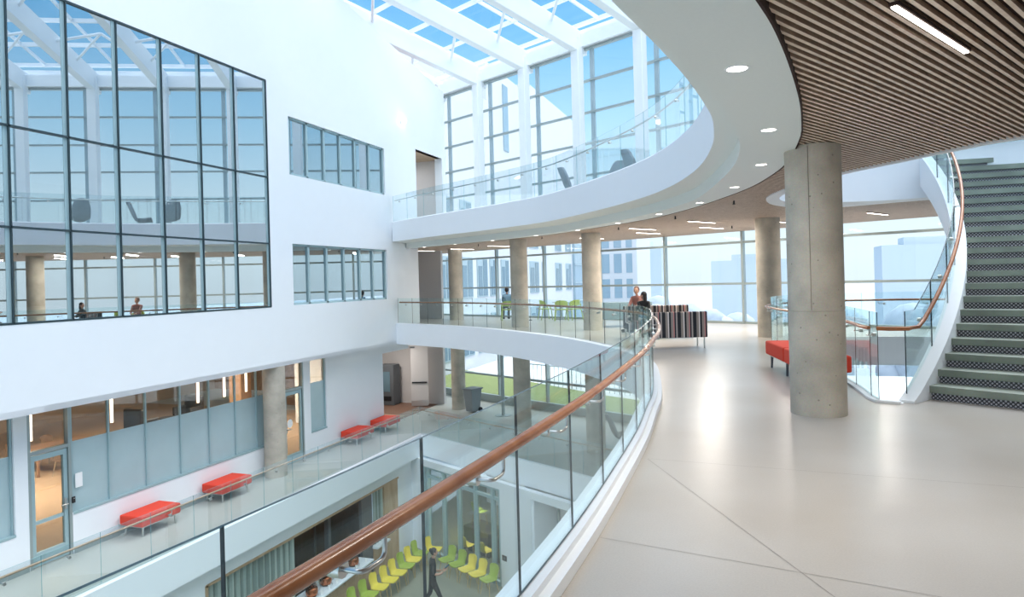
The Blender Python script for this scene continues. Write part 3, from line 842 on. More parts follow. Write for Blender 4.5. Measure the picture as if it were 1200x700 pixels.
# ------------------------------------------------------------------ red benches
def bench_parts(root, L, W, legmat, seam=True):
    m = MB(); m.box((0, 0, .345), (L, W, .23)); m.build('cushion', M['red'], root, smooth=True, bevel=.035, bseg=4)
    m = MB(); m.box((0, 0, .215), (L-.12, W-.12, .03)); m.build('base_frame', M['steel'], root)
    for sx in (-1, 1):
        for sy in (-1, 1):
            m = MB(); x, y = sx*(L/2-.09), sy*(W/2-.08)
            m.tube([(x, y, 0), (x-sx*.01, y-sy*.01, .225)], [.016, .024], 8); m.build('leg', legmat, root, smooth=True)
GB = 'red upholstered benches'
b0 = thing('red_bench', 'red bench on the lower gallery nearest the first glass door', 'bench', (-13.12, 11.87, -3.84), PI/2, 'red benches along the lower gallery')
bench_parts(b0, 1.08, .66, M['steel'])
for (y, lab) in ((14.27, 'red bench on the lower gallery under the middle of the frosted window'), (20.48, 'red bench on the lower gallery against the blank white wall, nearer one of the pair'), (22.37, 'red bench at the far end of the lower gallery against the wall corner')):
    dup(b0, (-13.12, y, -3.84), PI/2, lab)
ba = thing('red_bench', 'red bench left of the big concrete column, its end facing the railing curve', 'bench', (.56, 12.03, 0), math.atan2(-.98, .2))
bench_parts(ba, 1.2, .62, M['greydark'])
bb = thing('red_bench', 'red bench mostly hidden behind the big concrete column, end showing on the stair side', 'bench', (.80, 10.79, 0), math.atan2(-.98, .2))
bench_parts(bb, 1.2, .60, M['steel'])

# ------------------------------------------------------------------ shell chairs
def shell_chair(root, shell_mat, leg_mat, arm=False, legr=.014):
    # one curved seat-and-back shell; profile in (y, z), widths vary
    prof = [(.22, .44, .20), (.21, .455, .215), (.10, .445, .225), (-.05, .435, .225), (-.15, .445, .21), (-.20, .49, .185), (-.225, .56, .17), (-.245, .66, .19), (-.265, .76, .20), (-.275, .815, .17), (-.277, .83, .12)]
    m = MB(); nn = 9; th = .016
    for layer in (0, 1):
        for i, (y, z, w) in enumerate(prof):
            for j in range(nn):
                t = -1+2*j/(nn-1)
                curl = .035*t*t
                yy, zz = y, z
                if i <= 4: zz += curl
                else: yy += curl*1.5
                if layer: 
                    if i <= 4: zz -= th
                    else: yy -= th
                m.v.append((w*t, yy, zz))
    K = len(prof); o = K*nn
    for i in range(K-1):
        for j in range(nn-1):
            a = i*nn+j; m.f.append((a, a+1, a+nn+1, a+nn)); m.m.append(0)
            m.f.append((o+a, o+a+nn, o+a+nn+1, o+a+1)); m.m.append(0)
    rim = [j for j in range(nn)] + [i*nn+nn-1 for i in range(1, K)] + [(K-1)*nn+j for j in range(nn-2, -1, -1)] + [i*nn for i in range(K-2, 0, -1)]
    for a, b in zip(rim, rim[1:]+rim[:1]): m.f.append((a, b, o+b, o+a)); m.m.append(0)
    m.build('seat_shell', shell_mat, root, smooth=True)
    for sx in (-1, 1):
        for sy in (-1, 1):
            m = MB(); m.tube([(sx*.21, sy*.19-.01, 0), (sx*.15, sy*.12, .45)], [legr*.8, legr*1.2], 8); m.build('leg', leg_mat, root, smooth=True)
ych = thing('shell_chair', 'yellow plastic chair, front of the row by the coffee counter', 'chair', (-10.55, 16.85, -7.68), 0)
shell_chair(ych, M['yellow'], M['chairwood'])
gch = thing('shell_chair', 'green plastic chair', 'chair'); shell_chair(gch, M['green2'], M['chairwood'])
RZL = -PI/2      # faces +X
rowL = [(-10.62,16.35,'g','green shell chair nearest the coffee counter in the wall row'),(-10.58,16.86,'g','second green shell chair from the coffee counter in the wall row'),(-10.54,17.37,'y','yellow shell chair third from the coffee counter in the wall row'),(-10.50,17.88,'y','yellow shell chair fourth from the coffee counter in the wall row'),(-10.50,18.40,'y','yellow shell chair fifth from the coffee counter in the wall row'),(-10.50,18.92,'g','green shell chair between two yellow ones in the wall row'),(-10.52,19.42,'y','yellow shell chair just before the last green one in the wall row'),(-10.54,19.92,'g','last green shell chair of the wall row behind the walking person'),(-10.25,20.36,'y','yellow shell chair in the corner by the glass wall, end of the wall row')]
used = {'y': None, 'g': None}
def put(kind, loc, rz, label, group):
    src = ych if kind == 'y' else gch
    if used[kind] is None:
        used[kind] = 1; src.location = loc; src.rotation_euler = (0, 0, rz); src['label'] = label; src['group'] = group; return src
    return dup(src, loc, rz, label, group)
for x, y, kd, lab in rowL: put(kd, (x, y, -7.68), RZL, lab, 'shell chairs along the ground floor wall')
RZR = A0 + PI    # faces into the hall
rowR = [(-9.33,19.98,'g','green shell chair in front of the glass wall, nearest the corner'),(-8.87,19.74,'g','second green shell chair in front of the glass wall'),(-8.42,19.50,'y','first yellow shell chair in front of the glass wall'),(-7.98,19.27,'y','second yellow shell chair in front of the glass wall, next to the end green one'),(-7.52,19.02,'g','green shell chair at the pillar end of the glass wall row')]
for x, y, kd, lab in rowR: put(kd, (x-.13, y-.25, -7.68), RZR, lab, 'shell chairs in front of the ground floor glass wall')
put('y', (-8.55, 20.75, -7.68), A0, 'yellow shell chair standing behind the ground floor glass wall', None)

# four-legged green armchairs on the middle floor
def arm_chair(root, mat):
    m = MB(); m.box((0, .02, .44), (.46, .44, .035)); m.build('seat', mat, root, smooth=True, bevel=.015)
    m = MB()
    nn = 13; 
    for h in (0, 1):
        for lay in (0, 1):
            for j in range(nn):
                a = -1+2*j/(nn-1); ang = a*1.25
                r = .25+.02*h-(.022 if lay else 0); zt = .58 if not h else .80-.12*abs(a)**3
                m.v.append((r*math.sin(ang)*1.02, .05-r*math.cos(ang)*1.05, zt))
    n = nn
    for j in range(n-1):
        for q in ((0, 2*n), (n, 3*n)): m.f.append((q[0]+j, q[0]+j+1, q[1]+j+1, q[1]+j)); m.m.append(0)
        m.f.append((2*n+j, 2*n+j+1, 3*n+j+1, 3*n+j)); m.m.append(0); m.f.append((j, j+1, n+j+1, n+j)); m.m.append(0)
    for e in (0, n-1): m.f.append((e, n+e, 3*n+e, 2*n+e)); m.m.append(0)
    m.build('backrest', mat, root, smooth=True)
    for sx in (-1, 1):
        m = MB(); m.tube([(sx*.27, -.24, 0), (sx*.235, -.15, .44), (sx*.235, -.12, .66)], [.017, .022, .018], 8); m.build('leg', mat, root, smooth=True)
        m = MB(); m.tube([(sx*.26, .24, 0), (sx*.22, .2, .43), (sx*.235, .10, .62)], [.017, .022, .016], 8); m.build('leg', mat, root, smooth=True)
GC = 'green armchairs on the middle floor'
def gchair(loc, rz, label, group=GC, src=[None]):
    if src[0] is None:
        t = thing('armchair', label, 'chair', loc, rz, group); arm_chair(t, M['green']); src[0] = t; return t
    return dup(src[0], loc, rz, label, group)
gchair((-9.55, 26.2, 0), .5, 'green plastic armchair left of the concrete column with someone sitting at its table')
gchair((-8.05, 26.5, 0), -1.0, 'green plastic armchair just right of the concrete column')
gchair((-7.15, 25.75, 0), .25, 'green plastic armchair with its back to the railing, middle of three right of the column')
gchair((-6.75, 26.15, 0), .9, 'green plastic armchair farthest right of the group by the round table')
t = thing('cafe_table', 'small round table among the green armchairs right of the column', 'table', (-7.35, 26.45, 0))
m = MB(); m.lathe((0,0,0), [(.01,.70),(.36,.70),(.37,.715),(.36,.73),(.01,.73)], 28); m.build('table_top', M['white2'], t, smooth=True)
m = MB(); m.tube([(0,0,0.02),(0,0,.70)], .03, 10); m.build('pedestal', M['alu'], t, smooth=True)
m = MB(); m.beam((-.3,0,.02),(.3,0,.02),.05,.035); m.beam((0,-.3,.02),(0,.3,.02),.05,.035); m.build('base', M['alu'], t)
t = thing('cafe_table', 'small round table hidden behind the concrete column, beside the seated person', 'table', (-8.75, 25.98, 0))
m = MB(); m.lathe((0,0,0), [(.01,.70),(.36,.70),(.37,.715),(.36,.73),(.01,.73)], 28); m.build('table_top', M['white2'], t, smooth=True)
m = MB(); m.tube([(0,0,0.02),(0,0,.70)], .03, 10); m.build('pedestal', M['alu'], t, smooth=True)
m = MB(); m.beam((-.3,0,.02),(.3,0,.02),.05,.035); m.beam((0,-.3,.02),(0,.3,.02),.05,.035); m.build('base', M['alu'], t)
gchair((-3.28, 20.05, 0), 2.7, 'green plastic armchair that the man in the rust top sits on', None)
gchair((-2.78, 19.75, 0), .3, 'empty green plastic armchair behind the striped sofas', None)

# ------------------------------------------------------------------ sofas
def sofa(root, L, fab, D=.78, back=.82, arms=True, curved=False):
    m = MB(); m.box((0, .02, .33), (L, D-.1, .16)); m.build('seat_base', fab, root, smooth=True, bevel=.03)
    m = MB(); m.box((0, .07, .41), (L-.16, D-.22, .10)); m.build('seat_cushion', fab, root, smooth=True, bevel=.04)
    m = MB(); m.box((0, -D/2+.07, .535), (L, .15, back-.25)); m.build('backrest', fab, root, smooth=True, bevel=.03)
    if arms:
        for s in (-1, 1):
            m = MB(); m.box((s*(L/2-.06), .03, .46), (.12, D-.12, .38)); m.build('armrest', fab, root, smooth=True, bevel=.03)
    for sx in (-1, 1):
        for sy in (-1, 1):
            m = MB(); m.tube([(sx*(L/2-.06), sy*(D/2-.08), 0), (sx*(L/2-.06), sy*(D/2-.08), .27)], .017, 8); m.build('leg', M['steel'], root, smooth=True)
ad = math.atan2(.315, .949)
s1 = thing('striped_sofa', 'striped sofa with its back to the camera, nearest the curved handrail end', 'sofa', (-1.76, 15.77, 0), ad)
sofa(s1, 1.32, M['stripe'])
s2 = thing('striped_sofa', 'second striped sofa facing the first one, a dark-haired woman on it', 'sofa', (-2.45, 18.35, 0), ad+PI)
sofa(s2, 1.75, M['stripe'], back=.86, arms=False)
s3 = thing('grey_sofa', 'blue-grey sofa with tapered legs seen through the glass railing', 'sofa', (-4.05, 22.6, 0), ad)
sofa(s3, 1.6, M['tealfab'], arms=True)

# ------------------------------------------------------------------ swivel lounge chairs
def lounge(root, fab):
    prof = [(.30,.40,.27),(.26,.44,.30),(.05,.41,.30),(-.16,.40,.29),(-.26,.46,.29),(-.34,.62,.30),(-.42,.85,.29),(-.50,1.05,.22),(-.53,1.13,.14)]
    m = MB(); nn = 9; th = .06
    for lay in (0, 1):
        for i, (y, z, w) in enumerate(prof):
            for j in range(nn):
                t = -1+2*j/(nn-1); c = .11*t*t
                a = min(1, max(0, (i-3)/2)); yy = y + c*a*.9 - (th*a if lay else 0); zz = z + c*(1-a)*.9 - (th*(1-a) if lay else 0)
                m.v.append((w*t*(1+.0*i), yy, zz))
    K = len(prof); o = K*nn
    for i in range(K-1):
        for j in range(nn-1):
            a = i*nn+j; m.f.append((a, a+1, a+nn+1, a+nn)); m.f.append((o+a, o+a+nn, o+a+nn+1, o+a+1)); m.m += [0, 0]
    rim = [j for j in range(nn)] + [i*nn+nn-1 for i in range(1, K)] + [(K-1)*nn+j for j in range(nn-2, -1, -1)] + [i*nn for i in range(K-2, 0, -1)]
    for a, b in zip(rim, rim[1:]+rim[:1]): m.f.append((a, b, o+b, o+a)); m.m.append(0)
    m.build('seat_shell', fab, root, smooth=True)
    m = MB(); m.tube([(0,0,.03),(0,0,.38)], .025, 10); m.build('swivel_post', M['steel'], root, smooth=True)
    m = MB()
    for a in range(4): m.beam((0,0,.035),(.28*math.cos(a*PI/2+.78),.28*math.sin(a*PI/2+.78),.015),.035,.025)
    m.build('star_base', M['steel'], root)
lc = thing('lounge_chair', 'grey high-backed swivel armchair on the lower floor by the lawn window', 'chair', (-4.05, 21.55, -3.84), -1.2)
lounge(lc, M['greyfab'])
GL = 'high-backed armchairs on the top balcony'
dup(lc, (-5.0, 20.1, 3.84), -1.1, 'high-backed armchair on the top balcony, leftmost behind the railing', GL)
dup(lc, (-3.9, 19.9, 3.84), .8, 'high-backed armchair on the top balcony in front of the second white pillar from the right', GL)
dup(lc, (-2.75, 18.2, 3.84), -1.0, 'high-backed armchair on the top balcony nearest the curved end of the railing', GL)

# ------------------------------------------------------------------ bin, door, post, small wall items
t = thing('wheelie_bin', 'grey wheelie bin standing by the window on the lower floor', 'bin', (-11.25, 26.35, -3.84), -.4)
m = MB(); vs = [(-.2,-.24,.05),(.2,-.24,.05),(.2,.2,.05),(-.2,.2,.05),(-.26,-.33,.95),(.26,-.33,.95),(.26,.27,.95),(-.26,.27,.95)]
m.add(vs, [(0,3,2,1),(4,5,6,7),(0,1,5,4),(1,2,6,5),(2,3,7,6),(3,0,4,7)]); m.build('bin_body', M['bin'], t, smooth=True, bevel=.02)
m = MB(); m.box((0,-.02,.985), (.58,.68,.06)); m.tube([(-.25,.34,.97),(.25,.34,.97)], .02, 8); m.build('lid', M['bin'], t, smooth=True, bevel=.012)
for s in (-1, 1):
    m = MB(); m.tube([(s*.22-.02,.2,.1),(s*.22+.03,.2,.1)], .1, 18); m.build('wheel', M['black'], t, smooth=True)
mb = MB(); mb.box((-14.0, 26.88, -2.42), (.75, .05, 2.65), .33)
d4 = struct(mb.build('door_4', M['greypink']))
m = MB(); m.box((-13.99, 26.84, -2.75), (.66, .05, .06), .33); m.build('panic_bar', M['black'], d4)
m = MB(); m.box((-14.0, 26.84, -3.66), (.72, .03, .22), .33); m.build('kick_plate', M['steel'], d4)
m = MB(); m.box((-14.26, 26.76, -1.2), (.2, .06, .07), .33); m.build('door_closer', M['greydark'], d4)
mb = MB(); mb.b2((-17.3, 22.95, -3.838), (-13.52, 27.7, -3.83)); struct(mb.build('floor_corridor', plain('red_brown_floor', (.22,.12,.08), .6, noise=.1)))
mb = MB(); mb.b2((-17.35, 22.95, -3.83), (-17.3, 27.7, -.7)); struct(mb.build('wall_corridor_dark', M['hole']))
t = thing('drinks_machine', 'dark vending machine glimpsed in the corridor left of the beige door', 'machine', (-15.7, 27.2, -3.82), 0)
m = MB(); m.box((0,0,.9), (.75,.6,1.8)); m.build('cabinet', M['greydark'], t, bevel=.02)
m = MB(); m.box((-.05,-.31,1.05), (.5,.02,.9)); m.build('front_window', M['extwin'], t)
m = MB(); m.box((0,-.31,.3), (.5,.02,.2)); m.build('delivery_flap', M['black'], t)
t = thing('steel_post', 'slim grey steel post with round base plate on the lower floor by the window', 'post', (-9.75, 25.92, -3.84))
m = MB(); m.tube([(0,0,.01),(0,0,3.2)], .07, 16); m.build('post_shaft', M['alu'], t, smooth=True)
m = MB(); m.lathe((0,0,0), [(.01,0),(.34,0),(.34,.015),(.08,.02),(.01,.02)], 24); m.build('base_plate', M['alu'], t, smooth=True)

def walllamp():
    t = thing('wall_light', 'white uplighter lamp high on the left wall beside the top doorway', 'lamp', (XL, 23.77, 7.95))
    m = MB(); m.box((.04,0,0), (.08,.14,.16)); m.build('back_plate', M['white'], t, bevel=.02)
    m = MB(); m.lathe((.14,0,-.09), [(.05,0),(.09,.05),(.10,.16),(.06,.17)], 16); m.build('lamp_shade', M['lamp'], t, smooth=True)
walllamp()
t = thing('paper_notice', 'white paper notice on the frosted glass beside the first glass door', 'notice', (X1, 10.46, -2.35))
m = MB(); m.box((-.03,0,0), (.006,.16,.3)); m.build('sheet', M['paper'], t)
t = thing('card_reader', 'small black card reader on the jamb of the first glass door', 'card reader', (X1, 10.30, -2.72))
m = MB(); m.box((.012,0,0), (.024,.07,.13)); m.build('reader_body', M['black'], t, bevel=.008)
m = MB(); m.box((.026,0,.03), (.004,.03,.012)); m.build('reader_light', M['steel'], t)
t = thing('door_notice', 'round white notice on the second glass door of the lower gallery', 'notice', (X1, 17.42, -2.6))
m = MB(); m.tube([(-.064,0,0),(-.055,0,0)], .13, 20); m.build('disc', M['paper'], t)
t = thing('exit_sign', 'green sign behind the small pane beside the embedded column', 'sign', (X1, 16.88, -1.62))
m = MB(); m.box((-.12,0,0), (.02,.14,.30)); m.build('sign_face', M['exit'], t)
t = thing('wall_socket', 'small black socket plate on the white ground floor pillar', 'socket', (*q0(4.62, -.01), -6.75), A0)
m = MB(); m.box((0,0,0), (.2,.02,.16)); m.build('plate', M['black'], t, bevel=.006)
m = MB(); m.box((0,-.012,0), (.09,.006,.07)); m.build('socket_face', M['greydark'], t)

# ------------------------------------------------------------------ lights: recessed downlights, strips, sprinklers
dl = [(-.08,4.88),(.16,7.08),(.11,9.26),(-.27,11.43),(-.96,13.48),(-1.97,15.37),(-3.24,17.21),(-4.72,18.95),(-6.4,20.3),(-8.4,21.72),(-10.3,22.85),(-12.0,23.7)]
dlab = ['nearest recessed downlight in the white ceiling band','second recessed downlight in the white ceiling band','third recessed downlight, just left of the big column top','fourth recessed downlight, left below the big column top','fifth recessed downlight along the curving ceiling band','sixth recessed downlight along the curving ceiling band','seventh recessed downlight along the curving ceiling band','eighth recessed downlight, near the column behind the grey sofa','ninth recessed downlight along the curving ceiling band','tenth recessed downlight, left of the column by the green chairs','eleventh recessed downlight, near the far left corner','last recessed downlight, beside the far end of the left wall']
src = None
for (x, y), lab in zip(dl, dlab):
    if src is None:
        t = thing('downlight', lab, 'ceiling light', (x, y, 3.0), 0, 'recessed downlights in the white ceiling band')
        m = MB(); m.lathe((0,0,0), [(.068,-.004),(.082,-.004),(.082,.004),(.068,.004)], 24, 0, True); m.build('trim_ring', M['white'], t, smooth=True)
        m = MB(); m.lathe((0,0,0), [(.001,-.003),(.068,-.003),(.068,.0),(.001,.0)], 24); m.build('diffuser', M['lamp'], t, smooth=True)
        src = t
    else: dup(src, (x, y, 3.0), 0, lab)
sa = math.atan2(SD.y, SD.x)
strips = [((.73,4.14),(1.34,5.2),'long strip light between the slats nearest the camera'),((-3.34,19.61),(-2.78,20.57),'strip light between the slats above the striped sofas, near of two'),((-3.48,21.74),(-2.89,22.48),'strip light between the slats above the striped sofas, far of two'),((-5.62,22.95),(-5.06,23.92),'strip light above the column behind the grey sofa'),((-1.58,18.06),(-.98,19.07),'strip light in the slats left of the window column, near of two'),((-1.48,20.54),(-.87,21.53),'strip light in the slats left of the window column, far of two'),((-13.95,26.3),(-13.35,27.3),'strip light at the far left over the grey wall'),((-12.02,26.3),(-11.5,27.3),'strip light left of the column by the green chairs'),((-9.87,25.17),(-9.4,26.2),'strip light above the green armchairs'),((2.62,18.4),(3.15,19.35),'strip light beyond the stair opening by the window'),((.54,19.7),(.95,20.5),'strip light between the window column and the big column')]
src = None
for a, b, lab in strips:
    c = ((a[0]+b[0])/2, (a[1]+b[1])/2)
    if src is None:
        t = thing('strip_light', lab, 'ceiling light', (*c, 3.04), sa, 'strip lights in the slat ceiling')
        m = MB(); m.box((0,0,-.012), (1.24,.05,.02)); m.build('housing', M['slatback'], t)
        m = MB(); m.box((0,0,-.026), (1.22,.03,.012)); m.build('diffuser', M['lamp'], t)
        src = t
    else: dup(src, (*c, 3.04), sa, lab)
src = None
for x, y, lab in ((.62,9.8,'black sprinkler head in the slats right above the big column'),(-.35,13.9,'black sprinkler head in the slats left of the big column'),(-1.75,16.6,'black sprinkler head between the ceiling band and the window column'),(-3.6,19.2,'black sprinkler head in the slats above the striped sofas'),(-6.6,21.6,'black sprinkler head near the middle columns'),(-9.9,24.1,'black sprinkler head near the far left columns'),(-.6,20.9,'black sprinkler head in the slats by the far window')):
    if src is None:
        t = thing('sprinkler', lab, 'sprinkler', (x, y, 3.0), 0, 'sprinkler heads in the slat ceiling')
        m = MB(); m.tube([(0,0,.12),(0,0,-.02)], .016, 8); m.build('stem', M['black'], t)
        m = MB(); m.lathe((0,0,0), [(.001,-.035),(.028,-.03),(.028,-.02),(.001,-.02)], 12); m.build('deflector', M['black'], t)
        src = t
    else: dup(src, (x, y, 3.0), 0, lab)
src = None
for y, lab in ((9.76,'vertical tube lamp inside the pane above the first glass door'),(11.62,'vertical tube lamp at the first joint of the frosted window'),(14.19,'vertical tube lamp on the brown pier inside the frosted window'),(15.14,'short vertical tube lamp inside the frosted window before the last pane'),(16.0,'vertical tube lamp inside the window beside the embedded column')):
    if src is None:
        t = thing('tube_lamp', lab, 'lamp', (-13.95, y, -1.12), 0, 'vertical tube lamps behind the lower gallery windows')
        m = MB(); m.box((0,0,0), (.05,.05,.56)); m.build('tube', M['lampw'], t)
        m = MB(); m.box((-.03,0,.15), (.03,.08,.9)); m.build('backing', M['woodwall'], t)
        src = t
    else: dup(src, (-13.95, y, -1.12), 0, lab)

# ------------------------------------------------------------------ class-room furniture behind the lower windows
def darklounge(loc, rz, lab, src=[None]):
    if src[0] is None:
        t = thing('wing_chair', lab, 'chair', loc, rz, 'dark wing chairs in the room behind the lower windows')
        m = MB(); m.box((0,0,.40), (.8,.75,.22)); m.build('seat', M['black'], t, smooth=True, bevel=.05)
        m = MB(); m.box((0,-.36,.80), (.85,.18,.95)); m.build('backrest', M['black'], t, smooth=True, bevel=.06)
        for s in (-1, 1):
            m = MB(); m.box((s*.40,-.05,.65), (.12,.65,.5)); m.build('wing', M['black'], t, smooth=True, bevel=.04)
            for q in (-1, 1):
                m = MB(); m.tube([(s*.33,q*.3,0),(s*.33,q*.3,.3)], .02, 8); m.build('leg', M['steel'], t)
        src[0] = t
    else: dup(src[0], loc, rz, lab)
darklounge((-20.6, 18.4, -3.82), 0, 'dark wing chair left of the little round table behind the lower window')
darklounge((-20.8, 20.6, -3.82), PI, 'dark wing chair right of the little round table behind the lower window')
t = thing('side_table', 'small round table between two dark wing chairs', 'table', (-20.6, 19.5, -3.82))
m = MB(); m.lathe((0,0,0), [(.01,.68),(.3,.68),(.3,.71),(.01,.71)], 24); m.build('table_top', M['black'], t)
m = MB(); m.tube([(0,0,0),(0,0,.68)], .03, 8); m.build('pedestal', M['black'], t)
t = thing('long_table', 'brown table with chairs behind the first lower window pane', 'table', (-20.5, 15.2, -3.82))
m = MB(); m.box((0,0,.72), (1.2,2.2,.05)); m.build('table_top', M['woodwall'], t)
for sx in (-1,1):
    for sy in (-1,1): m = MB(); m.box((sx*.5,sy*1.0,.35), (.06,.06,.70)); m.build('leg', M['woodwall'], t)
src = None
brown = plain('tan_plastic', (.25, .16, .10), .5, noise=.05)
for (x, y, rz, lab) in ((-19.5,14.6,PI/2,'tan chair at the near left of the brown table in the classroom'),(-19.5,15.7,PI/2,'tan chair at the near right of the brown table in the classroom'),(-21.5,14.6,-PI/2,'tan chair at the far left of the brown table in the classroom'),(-21.5,15.7,-PI/2,'tan chair at the far right of the brown table in the classroom')):
    if src is None:
        src = thing('classroom_chair', lab, 'chair', (x, y, -3.82), rz, 'tan chairs in the lower classroom'); shell_chair(src, brown, M['steel'])
    else: dup(src, (x, y, -3.82), rz, lab)
for y, lab in ((22.6,'brown wooden pier inside the frosted window room, left one'),(26.2,'brown wooden pier inside the frosted window room, right one')):
    m = MB(); m.box((-20.0, y, -2.25), (.6,.6,3.1)); struct(m.build('column_classroom', M['woodwall']))
for x, y, lab in ((-16.5, 8.6, 'dark work desk behind the first glass door'),(-19.0, 11.3, 'dark work desk farther inside behind the first glass door')):
    t = thing('desk', lab, 'desk', (x, y, -3.82))
    m = MB(); m.box((0,0,.72), (.8,1.6,.05)); m.build('desk_top', M['wooddark'], t)
    for s in (-1,1): m = MB(); m.box((0,s*.75,.35), (.7,.05,.7)); m.build('side_panel', M['wooddark'], t)
    m = MB(); m.box((-.33,0,.45), (.03,1.4,.45)); m.build('modesty_panel', M['wooddark'], t)
# screens behind the curtain wall
for y, lab in ((10.3,'blue-grey wall screen behind the curtain wall, left one'),(13.6,'blue-grey wall screen behind the curtain wall, right one')):
    t = thing('wall_screen', lab, 'screen', (-18.78, y*1.0+5.0 if False else y, 1.75))
    m = MB(); m.box((0,0,0), (.05,1.7,1.0)); m.build('bezel', M['darkframe'], t)
    m = MB(); m.box((.028,0,0), (.01,1.62,.92)); m.build('display', M['screen'], t)

# ------------------------------------------------------------------ ground floor: niche, coffee counter, panels
mb = MB()
mb.b2((X0-1.2, 11.95, -7.68), (X0-1.1, 20.5, -4.98)); mb.b2((X0-1.2, 11.95, -5.02), (X0, 20.5, -4.98))
struct(mb.build('wall_niche', M['wooddark']))
mb = MB(); mb.b2((X0-.02, 11.9, -5.02), (X0+.02, 20.55, -4.96)); mb.b2((X0-.02, 11.88, -7.68), (X0+.02, 11.96, -4.98))
struct(mb.build('trim_8', M['woodpale']))
t = thing('folding_partition', 'grey-green pleated folding partition left of the coffee niche', 'partition', (X0-.06, 12.0, -7.68))
m = MB(); n = 30
for i in range(n):
    y = i*3.05/n; d = .06 if i % 2 else 0
    m.add([(-d, y, .02), (-(.06-d), y+3.05/n, .02), (-(.06-d), y+3.05/n, 2.66), (-d, y, 2.66)], [(0,1,2,3)])
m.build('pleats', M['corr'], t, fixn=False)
m = MB(); m.box((-.03, 1.52, 2.68), (.1, 3.1, .04)); m.build('top_track', M['alu'], t)
t = thing('folding_partition', 'narrow grey-green pleated panel right of the coffee niche above the white ledge', 'partition', (X0-.04, 18.95, -6.75))
m = MB(); n = 8
for i in range(n):
    y = i*.62/n; d = .05 if i % 2 else 0
    m.add([(-d, y, .02), (-(.05-d), y+.62/n, .02), (-(.05-d), y+.62/n, 1.74), (-d, y, 1.74)], [(0,1,2,3)])
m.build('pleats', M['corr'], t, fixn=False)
m = MB(); m.box((.06, .33, -.02), (.26, .8, .06)); m.build('ledge', M['white'], t)
mb = MB(); mb.b2((X0-.08, 19.6, -7.68), (X0+.01, 20.48, -5.02)); mb.b2((X0-.08, 18.92, -7.68), (X0+.01, 19.6, -6.82))
struct(mb.build('wall_wood_panel', M['woodpale']))
mb = MB()
for y in (16.2, 17.3): mb.b2((X0-1.08, y-.015, -7.6), (X0-1.02, y+.015, -5.05))
mb.b2((X0-.5, 17.0, -7.68), (X0-.35, 17.12, -5.05)); mb.b2((X0-.14, 18.3, -7.68), (X0-.04, 18.9, -5.05))
struct(mb.build('trim_9', M['greydark']))
t = thing('coffee_counter', 'coffee bar counter with grey top and wooden front in the dark niche', 'counter', (-11.5, 16.62, -7.68))
m = MB(); m.box((0,0,.90), (.72,2.98,.05)); m.build('counter_top', M['white2'], t, bevel=.01)
m = MB(); m.box((-.03,0,.44), (.60,2.9,.86)); m.build('cabinet', M['woodpale'], t)
for i in range(4):
    m = MB(); m.box((.28, -1.08+i*.72, .46), (.025,.70,.78)); d = m.build('door', M['woodpale'], t)
    m = MB(); m.box((.30, -1.08+i*.72+.28, .78), (.02,.12,.015)); m.build('handle', M['steel'], d)
src = None
ulabs = ['copper coffee urn at the partition end of the counter','second copper coffee urn on the counter','third copper coffee urn on the counter','copper coffee urn at the chair end of the counter']
for (y, x), lab in zip(((15.45,-11.46),(16.15,-11.50),(16.85,-11.46),(17.5,-11.48)), ulabs):
    if src is None:
        src = thing('coffee_urn', lab, 'coffee urn', (x, y, -6.755), 0, 'copper coffee urns on the counter')
        m = MB(); m.lathe((0,0,0), [(.10,.03),(.15,.05),(.165,.12),(.16,.22),(.12,.25),(.03,.26),(.02,.29),(.01,.29)], 22); m.build('urn_body', M['copper'], src, smooth=True)
        m = MB(); m.lathe((0,0,0), [(.11,0),(.12,.0),(.11,.035),(.09,.035)], 20); m.build('base', M['black'], src, smooth=True)
        m = MB(); m.tube([(.14,0,.08),(.20,0,.08),(.205,0,.045)], .012, 8); m.build('tap', M['steel'], src, smooth=True)
    else: dup(src, (x, y, -6.755), 0, lab)
src = None
for (y, x), lab in zip(((15.8,-11.55),(16.5,-11.58),(17.2,-11.55)), ('tall steel thermos jug between the first two copper urns','tall steel thermos jug between the middle copper urns','tall steel thermos jug between the last two copper urns')):
    if src is None:
        src = thing('thermos_jug', lab, 'jug', (x, y, -6.755), 0, 'steel thermos jugs on the coffee counter')
        m = MB(); m.lathe((0,0,0), [(.075,0),(.08,.02),(.08,.24),(.05,.29),(.045,.31)], 18); m.build('jug_body', M['steel'], src, smooth=True)
        m = MB(); m.lathe((0,0,0), [(.048,.31),(.05,.36),(.02,.38)], 16); m.build('lid', M['black'], src, smooth=True)
        m = MB(); m.tube([(-.075,0,.26),(-.13,0,.24),(-.13,0,.1),(-.08,0,.07)], .012, 7); m.build('handle', M['black'], src, smooth=True)
    else: dup(src, (x, y, -6.755), 0, lab)
src = None; k = 0
cl = ['white cups stacked beside the first urn','white cup near the second urn','white cup between the middle urns','white cup near the fifth urn','white cup near the last urn','white cup at the counter end by the chairs']
for y in (15.62, 15.98, 16.33, 16.68, 17.34, 17.86):
    if src is None:
        src = thing('cup', cl[0].replace('cups stacked', 'cup'), 'cup', (-11.27, y, -6.755), 0, 'white cups on the coffee counter')
        m = MB(); m.lathe((0,0,0), [(.03,0),(.042,.09),(.038,.09),(.027,.01)], 14); m.build('cup_bowl', M['cup'], src, smooth=True)
        m = MB(); m.tube([(.038,0,.07),(.065,0,.06),(.06,0,.03),(.034,0,.025)], .006, 6); m.build('handle', M['cup'], src, smooth=True)
    else: dup(src, (-11.27, y, -6.755), 0, cl[k])
    k += 1
